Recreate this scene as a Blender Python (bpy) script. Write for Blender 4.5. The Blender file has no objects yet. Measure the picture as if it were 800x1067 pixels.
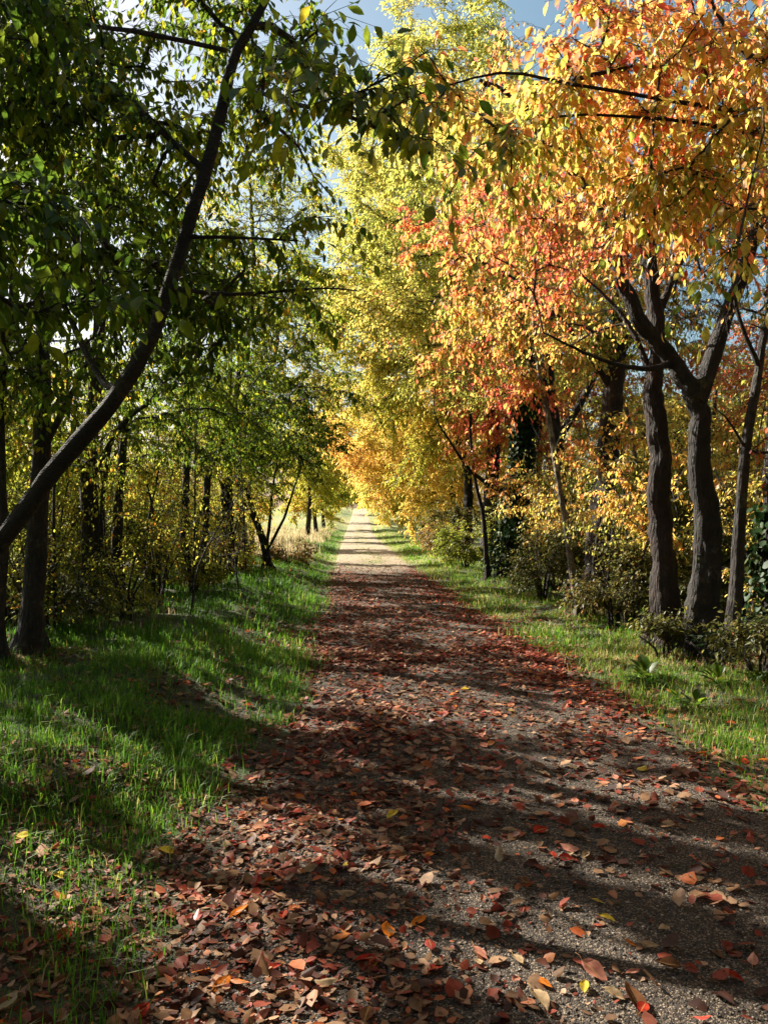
import bpy, math, random
import numpy as np
from mathutils import Vector

scene = bpy.context.scene
COL = scene.collection
R = math.radians
F, CX, HY, EYE = 806.0, 400.0, 540.0, 1.6

# ------------------------------------------------------------------ helpers
def P(px, py, d):
    """a world point read off the picture at a chosen real distance (metres)"""
    return np.array([(px - CX) / F * d, d, EYE + (HY - py) / F * d])

def nrm(a):
    return a / np.maximum(np.linalg.norm(a, axis=-1, keepdims=True), 1e-9)

def smooth(a, b, x):
    t = np.clip((x - a) / (b - a), 0, 1)
    return t * t * (3 - 2 * t)

def _hash(ix, iy, s):
    n = np.sin(ix * 127.1 + iy * 311.7 + s * 74.7) * 43758.5453
    return n - np.floor(n)

def vnoise(x, y, s=0.0):
    ix, iy = np.floor(x), np.floor(y)
    fx, fy = x - ix, y - iy
    fx, fy = fx * fx * (3 - 2 * fx), fy * fy * (3 - 2 * fy)
    a, b = _hash(ix, iy, s), _hash(ix + 1, iy, s)
    c, d = _hash(ix, iy + 1, s), _hash(ix + 1, iy + 1, s)
    return (a * (1 - fx) + b * fx) * (1 - fy) + (c * (1 - fx) + d * fx) * fy

def fbm(x, y, s=0.0, o=3):
    v, a, t = 0, 0.5, 0
    for k in range(o):
        v = v + a * vnoise(x * 2 ** k, y * 2 ** k, s + k * 3.3); t += a; a *= .5
    return v / t

YS = np.array([-60, 0, 5, 8, 13, 26, 45, 70, 145, 300, 2000.])
LX = np.array([-.9, -.9, -.83, -.8, -1.04, -1.76, -2.65, -3.65, -5.7, -10, -60])
RX = np.array([2.1, 2.1, 2.15, 1.98, 1.6, .96, .25, -.85, -3.1, -7.2, -56])
def edge_l(y): return np.interp(y, YS, LX)
def edge_r(y): return np.interp(y, YS, RX)

def height(x, y):
    l, r = edge_l(y), edge_r(y)
    dl, dr = l - x, x - r
    z = 3.6 * smooth(55, 165, y) * (1 - 0.0 * x)
    z = z + .26 * smooth(-.1, 1.7, dl) + .10 * smooth(0, 1.5, dr)
    off = np.maximum(smooth(-.2, .8, dl), smooth(-.2, .8, dr))
    z = z + off * (.20 * (fbm(x * 1.0, y * 1.0, 2.) - .5) + .06 * (vnoise(x * 3.1, y * 3.1, 5.) - .5))
    far = np.maximum(smooth(6, 40, dl), smooth(8, 40, dr))
    z = z + far * (fbm(x * .03, y * .03, 9.) - .5) * 2.0
    z = z + (1 - off) * .012 * (fbm(x * 1.5, y * 1.5, 7.) - .5)
    return z

def path_height(x, y):
    l, r = edge_l(y), edge_r(y)
    t = np.clip((x - l) / (r - l), -.2, 1.2)
    w = smooth(-.05, .12, t) * smooth(-.05, .12, 1 - t)
    return height(x, y) + (-.03 + .05 * w) + .008 * (fbm(x * 4, y * 4, 4.) - .5)

def add_mesh(name, V, faces, mat=None, parent=None, tint=None, across=None, smooth_sh=True):
    """faces: list of (F,k) index arrays; tint: one number per face, in the same order"""
    me = bpy.data.meshes.new(name)
    V = np.ascontiguousarray(V, dtype=np.float32)
    faces = [np.asarray(f, dtype=np.int32) for f in faces if len(f)]
    me.vertices.add(len(V)); me.vertices.foreach_set("co", V.ravel())
    tot = np.concatenate([np.full(len(f), f.shape[1], np.int32) for f in faces])
    idx = np.concatenate([f.ravel() for f in faces])
    me.loops.add(len(idx)); me.loops.foreach_set("vertex_index", idx)
    st = np.concatenate([[0], np.cumsum(tot)[:-1]]).astype(np.int32)
    me.polygons.add(len(tot)); me.polygons.foreach_set("loop_start", st)
    try: me.polygons.foreach_set("loop_total", tot)
    except Exception: pass
    me.polygons.foreach_set("use_smooth", np.full(len(tot), smooth_sh, dtype=bool))
    if tint is not None:
        a = me.attributes.new("tint", 'FLOAT', 'FACE'); a.data.foreach_set("value", np.asarray(tint, np.float32))
    if across is not None:
        a = me.attributes.new("across", 'FLOAT', 'POINT'); a.data.foreach_set("value", np.asarray(across, np.float32))
    me.update(calc_edges=True)
    o = bpy.data.objects.new(name, me); COL.objects.link(o)
    if mat: me.materials.append(mat)
    if parent: o.parent = parent
    return o

def tag(o, label=None, cat=None, group=None, kind=None):
    if label: o["label"] = label
    if cat: o["category"] = cat
    if group: o["group"] = group
    if kind: o["kind"] = kind
    return o

def empty(name, loc):
    o = bpy.data.objects.new(name, None); COL.objects.link(o); o.location = [float(v) for v in loc]
    o.empty_display_size = .2
    return o

# ------------------------------------------------------------------ materials
def new_mat(name):
    m = bpy.data.materials.new(name); m.use_nodes = True
    nt = m.node_tree; nt.nodes.clear()
    out = nt.nodes.new('ShaderNodeOutputMaterial')
    return m, nt, out

def N(nt, typ, **kw):
    n = nt.nodes.new(typ)
    for k, v in kw.items():
        if k.startswith('in_'):
            key = k[3:].replace('_', ' ')
            n.inputs[key].default_value = v
        else: setattr(n, k, v)
    return n

def ramp(nt, stops, interp='LINEAR'):
    r = nt.nodes.new('ShaderNodeValToRGB'); cr = r.color_ramp; cr.interpolation = interp
    while len(cr.elements) < len(stops): cr.elements.new(.5)
    for e, (p, c) in zip(cr.elements, stops):
        e.position = p; e.color = (*c, 1)
    return r

def leaf_mat(name, stops, trans=.5, gloss=.035, rough=.5, spots=.3, vein=False):
    m, nt, out = new_mat(name); L = nt.links
    at = N(nt, 'ShaderNodeAttribute', attribute_name='tint')
    rp = ramp(nt, stops); L.new(at.outputs['Fac'], rp.inputs['Fac'])
    tc = N(nt, 'ShaderNodeTexCoord')
    no = N(nt, 'ShaderNodeTexNoise'); no.inputs['Scale'].default_value = 38; no.inputs['Detail'].default_value = 3
    L.new(tc.outputs['Object'], no.inputs['Vector'])
    mr = N(nt, 'ShaderNodeMapRange'); mr.inputs[1].default_value = .35; mr.inputs[2].default_value = .7
    mr.inputs[3].default_value = 1 - spots; mr.inputs[4].default_value = 1.12
    L.new(no.outputs['Fac'], mr.inputs[0])
    mx = N(nt, 'ShaderNodeMix', data_type='RGBA', blend_type='MULTIPLY'); mx.inputs[0].default_value = 1
    L.new(rp.outputs['Color'], mx.inputs[6]); L.new(mr.outputs[0], mx.inputs[7])
    col = mx.outputs[2]
    if vein:
        av = N(nt, 'ShaderNodeAttribute', attribute_name='across')
        m2 = N(nt, 'ShaderNodeMapRange'); m2.inputs[1].default_value = 0; m2.inputs[2].default_value = .16
        m2.inputs[3].default_value = .5; m2.inputs[4].default_value = 0
        L.new(av.outputs['Fac'], m2.inputs[0])
        mv = N(nt, 'ShaderNodeMix', data_type='RGBA'); mv.inputs[7].default_value = (.45, .3, .12, 1)
        L.new(m2.outputs[0], mv.inputs[0]); L.new(col, mv.inputs[6]); col = mv.outputs[2]
    d = N(nt, 'ShaderNodeBsdfDiffuse'); L.new(col, d.inputs['Color'])
    t = N(nt, 'ShaderNodeBsdfTranslucent')
    hs = N(nt, 'ShaderNodeHueSaturation'); hs.inputs['Saturation'].default_value = 1.0; hs.inputs['Value'].default_value = 1.8; hs.inputs['Hue'].default_value = .488
    L.new(col, hs.inputs['Color']); L.new(hs.outputs[0], t.inputs['Color'])
    ms = N(nt, 'ShaderNodeMixShader'); ms.inputs[0].default_value = trans
    L.new(d.outputs[0], ms.inputs[1]); L.new(t.outputs[0], ms.inputs[2])
    g = N(nt, 'ShaderNodeBsdfGlossy'); g.inputs['Roughness'].default_value = rough; g.inputs['Color'].default_value = (1, 1, 1, 1)
    fr = N(nt, 'ShaderNodeFresnel'); fr.inputs['IOR'].default_value = 1.4
    mu = N(nt, 'ShaderNodeMath', operation='MULTIPLY'); mu.inputs[1].default_value = gloss
    L.new(fr.outputs[0], mu.inputs[0])
    m3 = N(nt, 'ShaderNodeMixShader'); L.new(mu.outputs[0], m3.inputs[0])
    L.new(ms.outputs[0], m3.inputs[1]); L.new(g.outputs[0], m3.inputs[2])
    L.new(m3.outputs[0], out.inputs['Surface'])
    return m

def bark_mat(name, dark, light, lichen, lich_amt=.4, scale=1.0, ring=False):
    m, nt, out = new_mat(name); L = nt.links
    tc = N(nt, 'ShaderNodeTexCoord')
    mp = N(nt, 'ShaderNodeMapping'); mp.inputs['Scale'].default_value = (1, 1, 3.5) if ring else (1, 1, .22)
    L.new(tc.outputs['Object'], mp.inputs['Vector'])
    n1 = N(nt, 'ShaderNodeTexNoise'); n1.inputs['Scale'].default_value = 22 * scale; n1.inputs['Detail'].default_value = 6
    n1.inputs['Roughness'].default_value = .65
    L.new(mp.outputs[0], n1.inputs['Vector'])
    vo = N(nt, 'ShaderNodeTexVoronoi', feature='DISTANCE_TO_EDGE'); vo.inputs['Scale'].default_value = 26 * scale
    L.new(mp.outputs[0], vo.inputs['Vector'])
    mu = N(nt, 'ShaderNodeMath', operation='MULTIPLY_ADD'); mu.inputs[1].default_value = .8
    L.new(vo.outputs['Distance'], mu.inputs[0]); L.new(n1.outputs['Fac'], mu.inputs[2])
    rp = ramp(nt, [(.38, dark), (.8, light)]); L.new(mu.outputs[0], rp.inputs['Fac'])
    n2 = N(nt, 'ShaderNodeTexNoise'); n2.inputs['Scale'].default_value = 5; n2.inputs['Detail'].default_value = 5
    n2.inputs['Roughness'].default_value = .7
    L.new(tc.outputs['Object'], n2.inputs['Vector'])
    mr = N(nt, 'ShaderNodeMapRange'); mr.inputs[1].default_value = .62 - .25 * lich_amt; mr.inputs[2].default_value = .72 - .2 * lich_amt
    L.new(n2.outputs['Fac'], mr.inputs[0])
    mx = N(nt, 'ShaderNodeMix', data_type='RGBA'); mx.inputs[7].default_value = (*lichen, 1)
    L.new(mr.outputs[0], mx.inputs[0]); L.new(rp.outputs['Color'], mx.inputs[6])
    b = N(nt, 'ShaderNodeBsdfPrincipled'); b.inputs['Roughness'].default_value = .85
    n4 = N(nt, 'ShaderNodeTexNoise'); n4.inputs['Scale'].default_value = 4.5; n4.inputs['Detail'].default_value = 6; n4.inputs['Roughness'].default_value = .75
    L.new(tc.outputs['Object'], n4.inputs['Vector'])
    m4 = N(nt, 'ShaderNodeMapRange'); m4.inputs[1].default_value = .38; m4.inputs[2].default_value = .62; m4.inputs[3].default_value = .3; m4.inputs[4].default_value = 1.3
    L.new(n4.outputs['Fac'], m4.inputs[0])
    m5 = N(nt, 'ShaderNodeMix', data_type='RGBA', blend_type='MULTIPLY'); m5.inputs[0].default_value = 1
    L.new(mx.outputs[2], m5.inputs[6]); L.new(m4.outputs[0], m5.inputs[7])
    L.new(m5.outputs[2], b.inputs['Base Color'])
    bp = N(nt, 'ShaderNodeBump'); bp.inputs['Strength'].default_value = 1.0; bp.inputs['Distance'].default_value = .045
    L.new(mu.outputs[0], bp.inputs['Height']); L.new(bp.outputs[0], b.inputs['Normal'])
    L.new(b.outputs[0], out.inputs['Surface'])
    return m

GREEN = [(0, (.026, .06, .008)), (.4, (.065, .125, .012)), (.65, (.16, .20, .016)), (.87, (.32, .33, .02)), (1, (.44, .27, .025))]
LIME = [(0, (.06, .105, .012)), (.4, (.17, .21, .025)), (.7, (.34, .34, .04)), (.9, (.50, .42, .06)), (1, (.5, .2, .02))]
FIRE = [(0, (.50, .10, .06)), (.2, (.58, .19, .07)), (.38, (.64, .31, .08)), (.56, (.62, .46, .09)), (.76, (.42, .42, .07)), (.9, (.22, .28, .04)), (1, (.09, .15, .02))]
GOLD = [(0, (.58, .25, .06)), (.25, (.62, .40, .08)), (.5, (.58, .50, .10)), (.75, (.42, .43, .08)), (1, (.17, .22, .035))]
OLIVE = [(0, (.05, .07, .016)), (.5, (.11, .12, .025)), (.8, (.2, .17, .04)), (1, (.30, .14, .05))]
IVYC = [(0, (.010, .026, .008)), (.7, (.022, .05, .014)), (1, (.07, .09, .03))]
LITTER = [(0, (.03, .013, .009)), (.22, (.075, .026, .015)), (.4, (.24, .048, .026)), (.5, (.10, .052, .028)), (.66, (.22, .12, .06)), (.82, (.36, .22, .13)), (.93, (.42, .10, .03)), (1, (.5, .36, .06))]
GRASSC = [(0, (.03, .085, .012)), (.5, (.058, .17, .014)), (.78, (.14, .25, .02)), (.92, (.26, .24, .06)), (1, (.38, .30, .14))]
M = {}
M['green'] = leaf_mat('green_leaves', GREEN, .6)
M['lime'] = leaf_mat('lime_leaves', LIME, .6)
M['fire'] = leaf_mat('orange_leaves', FIRE, .58)
M['gold'] = leaf_mat('golden_leaves', GOLD, .6)
M['olive'] = leaf_mat('olive_leaves', OLIVE, .45)
M['ivy'] = leaf_mat('ivy_leaves', IVYC, .15, gloss=.015, rough=.5)
M['litter'] = leaf_mat('dead_leaves', LITTER, .2, gloss=.02, rough=.6)
M['grass'] = leaf_mat('grass_blades', GRASSC, .45, gloss=.02, rough=.5, spots=.15)
M['drygrass'] = leaf_mat('dry_grass_blades', [(0, (.12, .12, .04)), (.5, (.36, .29, .15)), (1, (.55, .46, .29))], .4, spots=.1)
M['bark'] = bark_mat('dark_bark', (.008, .006, .005), (.032, .022, .017), (.06, .065, .04), .3)
M['cherry'] = bark_mat('cherry_bark', (.008, .006, .005), (.026, .016, .011), (.06, .065, .035), .25, ring=True)
M['lichen'] = bark_mat('lichened_bark', (.010, .008, .006), (.015, .009, .006), (.06, .06, .03), .25)
M['redbark'] = bark_mat('reddish_bark', (.012, .007, .005), (.030, .012, .007), (.05, .045, .025), .12)
M['pale'] = bark_mat('pale_bark', (.07, .055, .04), (.24, .19, .14), (.3, .3, .22), .5)
M['twig'] = bark_mat('twig_bark', (.018, .012, .009), (.06, .042, .032), (.12, .12, .09), .2, 2.)

# ------------------------------------------------------------------ leaves
def frames(a, n):
    a = nrm(a); n = n - (n * a).sum(1, keepdims=True) * a; n = nrm(n)
    return a, n, np.cross(a, n)

def leaf_geo(pos, a, n, ln, wr, fold, curl, hi=False, rng=None):
    """verts and faces of folded, curled leaves"""
    a, n, s = frames(a, n)
    if hi: # u, v(side), across
        T = [(0, 0), (.18, .5), (.45, 1), (.75, .72), (1, 0), (.18, -.5), (.45, -1), (.75, -.72), (.18, 0), (.45, 0), (.75, 0)]
        Q = [(8, 9, 2, 1), (9, 10, 3, 2), (9, 8, 5, 6), (10, 9, 6, 7)]
        TR = [(0, 8, 1), (10, 4, 3), (8, 0, 5), (4, 10, 7)]
    else:
        T = [(0, 0), (.3, .92), (.68, .8), (1, 0), (.68, -.8), (.3, -.92)]
        Q = [(0, 3, 2, 1), (3, 0, 5, 4)]; TR = []
    K = len(T); u = np.array([t[0] for t in T]); v = np.array([t[1] for t in T])
    nL = len(pos)
    half = (ln * wr * .5)[:, None]
    lx = ln[:, None] * (u[None] - .06 * u[None] ** 2)
    ly = half * v[None]
    lz = np.abs(v)[None] * half * fold[:, None] - curl[:, None] * ln[:, None] * u[None] ** 2
    V = pos[:, None] + lx[..., None] * a[:, None] + ly[..., None] * s[:, None] + lz[..., None] * n[:, None]
    base = (np.arange(nL) * K)[:, None, None]
    q = (np.array(Q)[None] + base).reshape(-1, 4)
    faces = [q]; nq = len(Q); rep = [np.arange(nL).repeat(nq)]
    if TR:
        faces.append((np.array(TR)[None] + base).reshape(-1, 3)); rep.append(np.arange(nL).repeat(len(TR)))
    return V.reshape(-1, 3), faces, np.concatenate(rep), np.tile(np.abs(v), nL)

def tubes(S, r0, r1, k=3):
    """many small tapered tubes; S (N,m,3) polylines"""
    Nn, m, _ = S.shape
    if Nn == 0: return np.zeros((0, 3)), np.zeros((0, 4), int)
    t = nrm(S[:, -1] - S[:, 0])
    ref = np.where(np.abs(t[:, 2:3]) > .9, np.array([[1., 0, 0]]), np.array([[0, 0, 1.]]))
    b1 = nrm(np.cross(t, ref)); b2 = np.cross(t, b1)
    ang = np.arange(k) * 2 * math.pi / k
    rad = np.linspace(0, 1, m)[None] * (np.asarray(r1) - np.asarray(r0)).reshape(-1, 1) + np.asarray(r0).reshape(-1, 1)
    ring = np.cos(ang)[:, None] * b1[:, None] + np.sin(ang)[:, None] * b2[:, None]
    V = S[:, :, None] + rad[:, :, None, None] * ring[:, None]
    f = []
    for j in range(m - 1):
        for i in range(k):
            f.append((j * k + i, j * k + (i + 1) % k, (j + 1) * k + (i + 1) % k, (j + 1) * k + i))
    Fq = (np.array(f)[None] + (np.arange(Nn) * m * k)[:, None, None]).reshape(-1, 4)
    return V.reshape(-1, 3), Fq

def limb_tube(pts, rad, k=12, rough=.08, rng=None, flare=0):
    """one continuous bumpy tapered limb through pts"""
    pts = np.asarray(pts, float); n = len(pts)
    tan = nrm(np.gradient(pts, axis=0))
    b1 = np.cross(tan[0], [0.3, 1, .1]); b1 = b1 / np.linalg.norm(b1)
    V = []; ph = rng.uniform(0, 6.3); amp = rng.uniform(.5, 1, 3)
    ang = np.arange(k) * 2 * math.pi / k
    acc = 0
    for i in range(n):
        t = tan[i]; b1 = b1 - t * b1.dot(t); b1 /= np.linalg.norm(b1); b2 = np.cross(t, b1)
        if i: acc += np.linalg.norm(pts[i] - pts[i - 1])
        ca, sa = np.cos(ang), np.sin(ang)
        w = 1 + rough * (2.2 * (vnoise(ca * 1.1 + ph * 7, sa * 1.1 + acc * 1.6, ph) - .5) + 1.6 * (vnoise(ca * 2.6 + ph * 3, sa * 2.6 + acc * 5, ph + 4) - .5) + .35 * rng.uniform(-1, 1, k))
        if flare: w = w * (1 + flare * math.exp(-acc / (1.3 * rad[0] + .03)) * (1 + .6 * np.sin(5 * ang + ph)))
        V.append(pts[i] + (rad[i] * w)[:, None] * (np.cos(ang)[:, None] * b1 + np.sin(ang)[:, None] * b2))
    V.append(pts[-1:] + tan[-1] * rad[-1] * .6)
    V = np.concatenate([np.atleast_2d(v) for v in V])
    q = []
    for j in range(n - 1):
        for i in range(k):
            q.append((j * k + i, j * k + (i + 1) % k, (j + 1) * k + (i + 1) % k, (j + 1) * k + i))
    tr = [((n - 1) * k + i, (n - 1) * k + (i + 1) % k, n * k) for i in range(k)]
    return V, np.array(q), np.array(tr)

def resample(pts, step, rng, jit=.0):
    pts = np.asarray(pts, float)
    # Catmull-Rom through the control points
    Pp = np.vstack([2 * pts[0] - pts[1], pts, 2 * pts[-1] - pts[-2]])
    out = []
    for i in range(1, len(Pp) - 2):
        n = max(2, int(np.linalg.norm(Pp[i + 1] - Pp[i]) / step) + 1)
        for t in np.linspace(0, 1, n, endpoint=False):
            out.append(.5 * (2 * Pp[i] + (Pp[i + 1] - Pp[i - 1]) * t + (2 * Pp[i - 1] - 5 * Pp[i] + 4 * Pp[i + 1] - Pp[i + 2]) * t * t
                             + (3 * Pp[i] - Pp[i - 1] - 3 * Pp[i + 1] + Pp[i + 2]) * t ** 3))
    out.append(pts[-1]); out = np.array(out)
    if jit and len(out) > 2: out[1:-1] += rng.normal(0, jit, (len(out) - 2, 3))
    return out

def make_targets(ells, n, rng, fq=1.55, thr=-.3):
    """points spread through several crown lobes, thinned by a clumping noise so that gaps stay open"""
    w = np.array([e[2] if len(e) > 2 else np.prod(e[1]) for e in ells], float); w /= w.sum()
    out = []
    while len(out) < n:
        c, r = ells[rng.choice(len(ells), p=w)][:2]
        d = rng.normal(size=3); d /= np.linalg.norm(d)
        p = np.array(c) + np.array(r) * d * rng.uniform(.15, 1) ** .45
        p_ = p * fq
        g = math.sin(p_[0] * 2.1 + 1.3 * p_[2]) + math.sin(p_[1] * 1.7 - p_[2] * 1.9) + math.sin(p_[2] * 2.6 + p_[0] * .7 + p_[1])
        if g < thr and rng.random() < .92: continue
        if p[2] < .35: continue
        out.append(p)
    return np.array(out)

def spray(tips, tdir, p, rng):
    """leafy twigs at branch tips: returns twig polylines and leaf arrays"""
    nt = p.get('twigs', 5); tl = p.get('twig_len', (.2, .5))
    n = len(tips) * nt
    S0 = np.repeat(tips, nt, 0); D = np.repeat(tdir, nt, 0)
    D = nrm(D * p.get('fwd', .7) + rng.normal(0, .6, (n, 3)) * [1, 1, .6] + [0, 0, p.get('lift', .0)])
    S0 = S0 - D * rng.uniform(0, .12, (n, 1))
    ln = rng.uniform(*tl, n)
    droop = p.get('droop', .25)
    mid = S0 + D * (ln * .5)[:, None]
    end = S0 + D * ln[:, None] - np.array([0, 0, 1.]) * (ln * droop)[:, None]
    S = np.stack([S0, mid, end], 1)
    lp = p.get('leaf_gap', .05)
    cnt = np.maximum(2, (ln / lp).astype(int)); tw = np.repeat(np.arange(n), cnt)
    start = np.concatenate([[0], np.cumsum(cnt)[:-1]])
    k = np.arange(cnt.sum()) - np.repeat(start, cnt)
    t = (k + .6 + rng.uniform(-.2, .2, len(k))) / np.repeat(cnt, cnt) * .92 + .08
    a0, b0, c0 = S[tw, 0], S[tw, 1], S[tw, 2]
    pos = (1 - t)[:, None] ** 2 * a0 + (2 * t * (1 - t))[:, None] * b0 + (t ** 2)[:, None] * c0
    ax = nrm(c0 - a0)
    side = nrm(np.cross(ax, np.array([0, 0, 1.])) + rng.normal(0, .25, (len(k), 3)))
    sg = np.where(k % 2 == 0, 1, -1)[:, None]
    a = nrm(ax * .45 + side * sg * rng.uniform(.3, .9, (len(k), 1)) + np.array([0, 0, -1.]) * p.get('hang', .8) * rng.uniform(.4, 1.3, (len(k), 1)) + rng.normal(0, .2, (len(k), 3)))
    up = nrm(np.array([0, 0, 1.]) + ax * .4 + side * sg * .5 + rng.normal(0, .45, (len(k), 3)))
    L = p.get('leaf', .075) * rng.uniform(.6, 1.2, len(k))
    return S, pos, a, up, L, tw

def tint_of(pos, rng, base, spread, clump, fade=None):
    c = np.sin(pos[:, 0] * 1.3 + pos[:, 2] * .9 + base * 9) + np.sin(pos[:, 1] * 1.1 - pos[:, 2] * 1.7 + base * 5) + .6 * np.sin(pos[:, 0] * 3.1 + pos[:, 1] * 2.3 + pos[:, 2] * 2.7)
    t = base + clump * c / 2.6 + rng.normal(0, spread, len(pos))
    return np.clip(t, .0, 1)

EL, AZ = 34., -54.            # sun height; bearing from the path direction towards the right
SUN = np.array([math.sin(R(AZ)) * math.cos(R(EL)), math.cos(R(AZ)) * math.cos(R(EL)), math.sin(R(EL))])
BEAMS = [((.55, 3.75), (1.75, 2.95), .15), ((-1.2, 3.25), (-.25, 2.45), .34), ((.1, 3.0), (.6, 2.5), .12), ((.45, 4.95), (1.5, 4.25), .13), ((-1.5, 6.6), (-.3, 5.8), .2), ((1.0, 6.2), (2.6, 5.2), .2)]  # chosen sun streaks on the ground; crowns are cut open towards them
def sun_cuts(pos):
    """cuts leaves and twigs from the left crowns to shape sun streaks"""
    q = pos - SUN * (pos[:, 2:3] / SUN[2])
    u = q[:, 0] * .81 - q[:, 1] * .59; v = q[:, 0] * .59 + q[:, 1] * .81
    n = .55 * vnoise(u * .7 + 3, v * 3.8, 91.) + .45 * vnoise(u * 1.6, v * 6.8, 93.)
    thr = .615 - .11 * smooth(1.7, 2.3, q[:, 0]) - .05 * smooth(6, 14, q[:, 1]) + .04 * smooth(-.7, -1.1, q[:, 0]) * smooth(7, 5, q[:, 1])
    op = smooth(thr - .012, thr + .018, n)
    for a, b, w_ in BEAMS:
        a, b = np.array(a), np.array(b); d = b - a; t = np.clip(((q[:, :2] - a) @ d) / d.dot(d), 0, 1)
        op = np.maximum(op, smooth(w_ * 1.0, w_ * .75, np.linalg.norm(q[:, :2] - a - t[:, None] * d, axis=1)))
    op = op * smooth(1.0, 1.9, q[:, 1])
    rr = np.random.default_rng(17).random(len(pos))
    return rr > op * .985
FOLIAGE = [0]
def build_tree(name, label, cat, group, base, spines, ells, n_targets, p, seed, mats, flare=.35, extra_targets=None, part_names=None):
    """spines: [(points, r0, r1)]; first is the trunk, the rest the main limbs"""
    rng = np.random.default_rng(seed)
    base = np.array(base, float)
    if base[2] is None or np.isnan(base[2]): base[2] = float(height(base[0], base[1])) - .05
    root = empty(name, base); tag(root, label, cat, group)
    barkm, leafm = M[mats[0]], M[mats[1]]
    nodes = []; ndir = []; nrad = []
    for si, (pts, r0, r1) in enumerate(spines):
        pts = np.array([np.asarray(q, float) for q in pts])
        step = .1 if r0 > .15 else max(.12, min(.3, np.linalg.norm(pts[-1] - pts[0]) / 14))
        q = resample(pts, step, rng, jit=min(.010, r0 * .06))
        u = np.linspace(0, 1, len(q)); rad = r0 + (r1 - r0) * u ** .85
        V, fq, ft = limb_tube(q - base, rad, k=28 if r0 > .15 else (16 if r0 > .06 else 9), rough=p.get('rough', .07), rng=rng, flare=flare if si == 0 else 0)
        add_mesh('trunk' if si == 0 else 'branch', V, [fq, ft], barkm, root)
        tan = nrm(np.gradient(q, axis=0))
        s = int(len(q) * (p.get('bare', .35) if si == 0 else .12))
        nodes += list(q[s:]); ndir += list(tan[s:]); nrad += list(rad[s:])
    T = make_targets(ells, n_targets, rng, p.get('fq', 1.55), p.get('thr', -.3)) if n_targets else np.zeros((0, 3))
    if extra_targets is not None: T = np.vstack([T, np.asarray(extra_targets)])
    nodes = np.array(nodes); ndir = np.array(ndir); nrad = np.array(nrad); ns = len(nodes)
    parent = np.full(ns, -1); 
    dmin = np.array([np.linalg.norm(nodes - t, axis=1).min() for t in T]) if len(T) else np.zeros(0)
    chains = []; tips = []; tdirs = []
    stepb = p.get('bstep', .22)
    for ti in np.argsort(dmin):
        t = T[ti]; d = t - nodes; dist = np.linalg.norm(d, axis=1) + 1e-6
        cosv = (d * ndir).sum(1) / dist
        cost = dist * (1.35 - .45 * cosv) + .25 * np.maximum(0, nodes[:, 2] - t[2])
        j = int(np.argmin(cost)); L = dist[j]
        if L < .06: continue
        dj = d[j] / L
        c = nodes[j] + (ndir[j] * .35 + dj * .55 + np.array([0, 0, .22])) * L * .5
        m = max(2, int(L / stepb) + 1); tt = np.linspace(0, 1, m + 1)[1:]
        q = (1 - tt)[:, None] ** 2 * nodes[j] + (2 * tt * (1 - tt))[:, None] * c + (tt ** 2)[:, None] * t
        if m > 2: q[:-1] += rng.normal(0, .018 + .012 * L, (m - 1, 3))
        i0 = len(nodes)
        par = np.concatenate([[j], np.arange(i0, i0 + m - 1)])
        tan = nrm(np.diff(np.vstack([nodes[j], q]), axis=0))
        nodes = np.vstack([nodes, q]); ndir = np.vstack([ndir, tan]); parent = np.concatenate([parent, par])
        chains.append((j, i0, m)); tips.append(i0 + m - 1)
        for e in range(max(0, m - 1 - p.get('along', 2)), m - 1): tips.append(i0 + e)
    # pipe-model radii
    A = np.zeros(len(nodes)); ex = 2.3; tip_r = p.get('tip_r', .0035)
    A[[c[1] + c[2] - 1 for c in chains]] += tip_r ** ex
    for i in range(len(nodes) - 1, ns - 1, -1):
        if A[i] == 0: A[i] = tip_r ** ex
        if parent[i] >= ns: A[parent[i]] += A[i]
    rad = A ** (1 / ex); rad[:ns] = nrad
    cap = p.get('max_r', .05)
    BV, BF, off = [], [], 0
    for (j, i0, m) in chains:
        idx = np.concatenate([[j], np.arange(i0, i0 + m)])
        r = np.minimum(rad[idx], cap); r[0] = min(r[1] * 1.15, rad[j])
        k = 6 if r[1] > .012 else 4
        S = nodes[idx]
        t0 = nrm(np.gradient(S, axis=0)); b1 = np.cross(t0, [0.31, .2, 1.]); b1 = nrm(b1); b2 = np.cross(t0, b1)
        ang = np.arange(k) * 2 * math.pi / k
        V = S[:, None] + r[:, None, None] * (np.cos(ang)[None, :, None] * b1[:, None] + np.sin(ang)[None, :, None] * b2[:, None])
        f = [(a * k + i, a * k + (i + 1) % k, (a + 1) * k + (i + 1) % k, (a + 1) * k + i) for a in range(m) for i in range(k)]
        BV.append(V.reshape(-1, 3)); BF.append(np.array(f) + off); off += len(V) * k
    if tips:
        tp = nodes[tips]; td = ndir[tips]
        S, pos, a, up, L, tw = spray(tp, td, p, rng)
        if p.get('twig_geo', True):
            if base[0] < -2 and -1 < base[1] < 27:
                kt = sun_cuts(S[:, 1]) & sun_cuts(S[:, 2]); S = S[kt]
            V, f = tubes(S, np.full(len(S), p.get('twig_r', .0026)), np.full(len(S), .001))
            BV.append(V); BF.append(f + off)
        keep = np.ones(len(pos), bool)
        keep &= rng.random(len(pos)) < p.get('keep', 1.)
        keep &= pos[:, 2] > .12 + height(pos[:, 0], pos[:, 1])
        if 'clear' in p: keep &= p['clear'](pos)
        if base[0] < -2 and -1 < base[1] < 27: keep &= sun_cuts(pos)
        # nothing grows right in front of the viewer
        keep &= np.linalg.norm(pos - np.array([0, 0, EYE]), axis=1) > 1.7
        pos, a, up, L = pos[keep], a[keep], up[keep], L[keep]
        nL = len(pos); FOLIAGE[0] += nL
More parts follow.
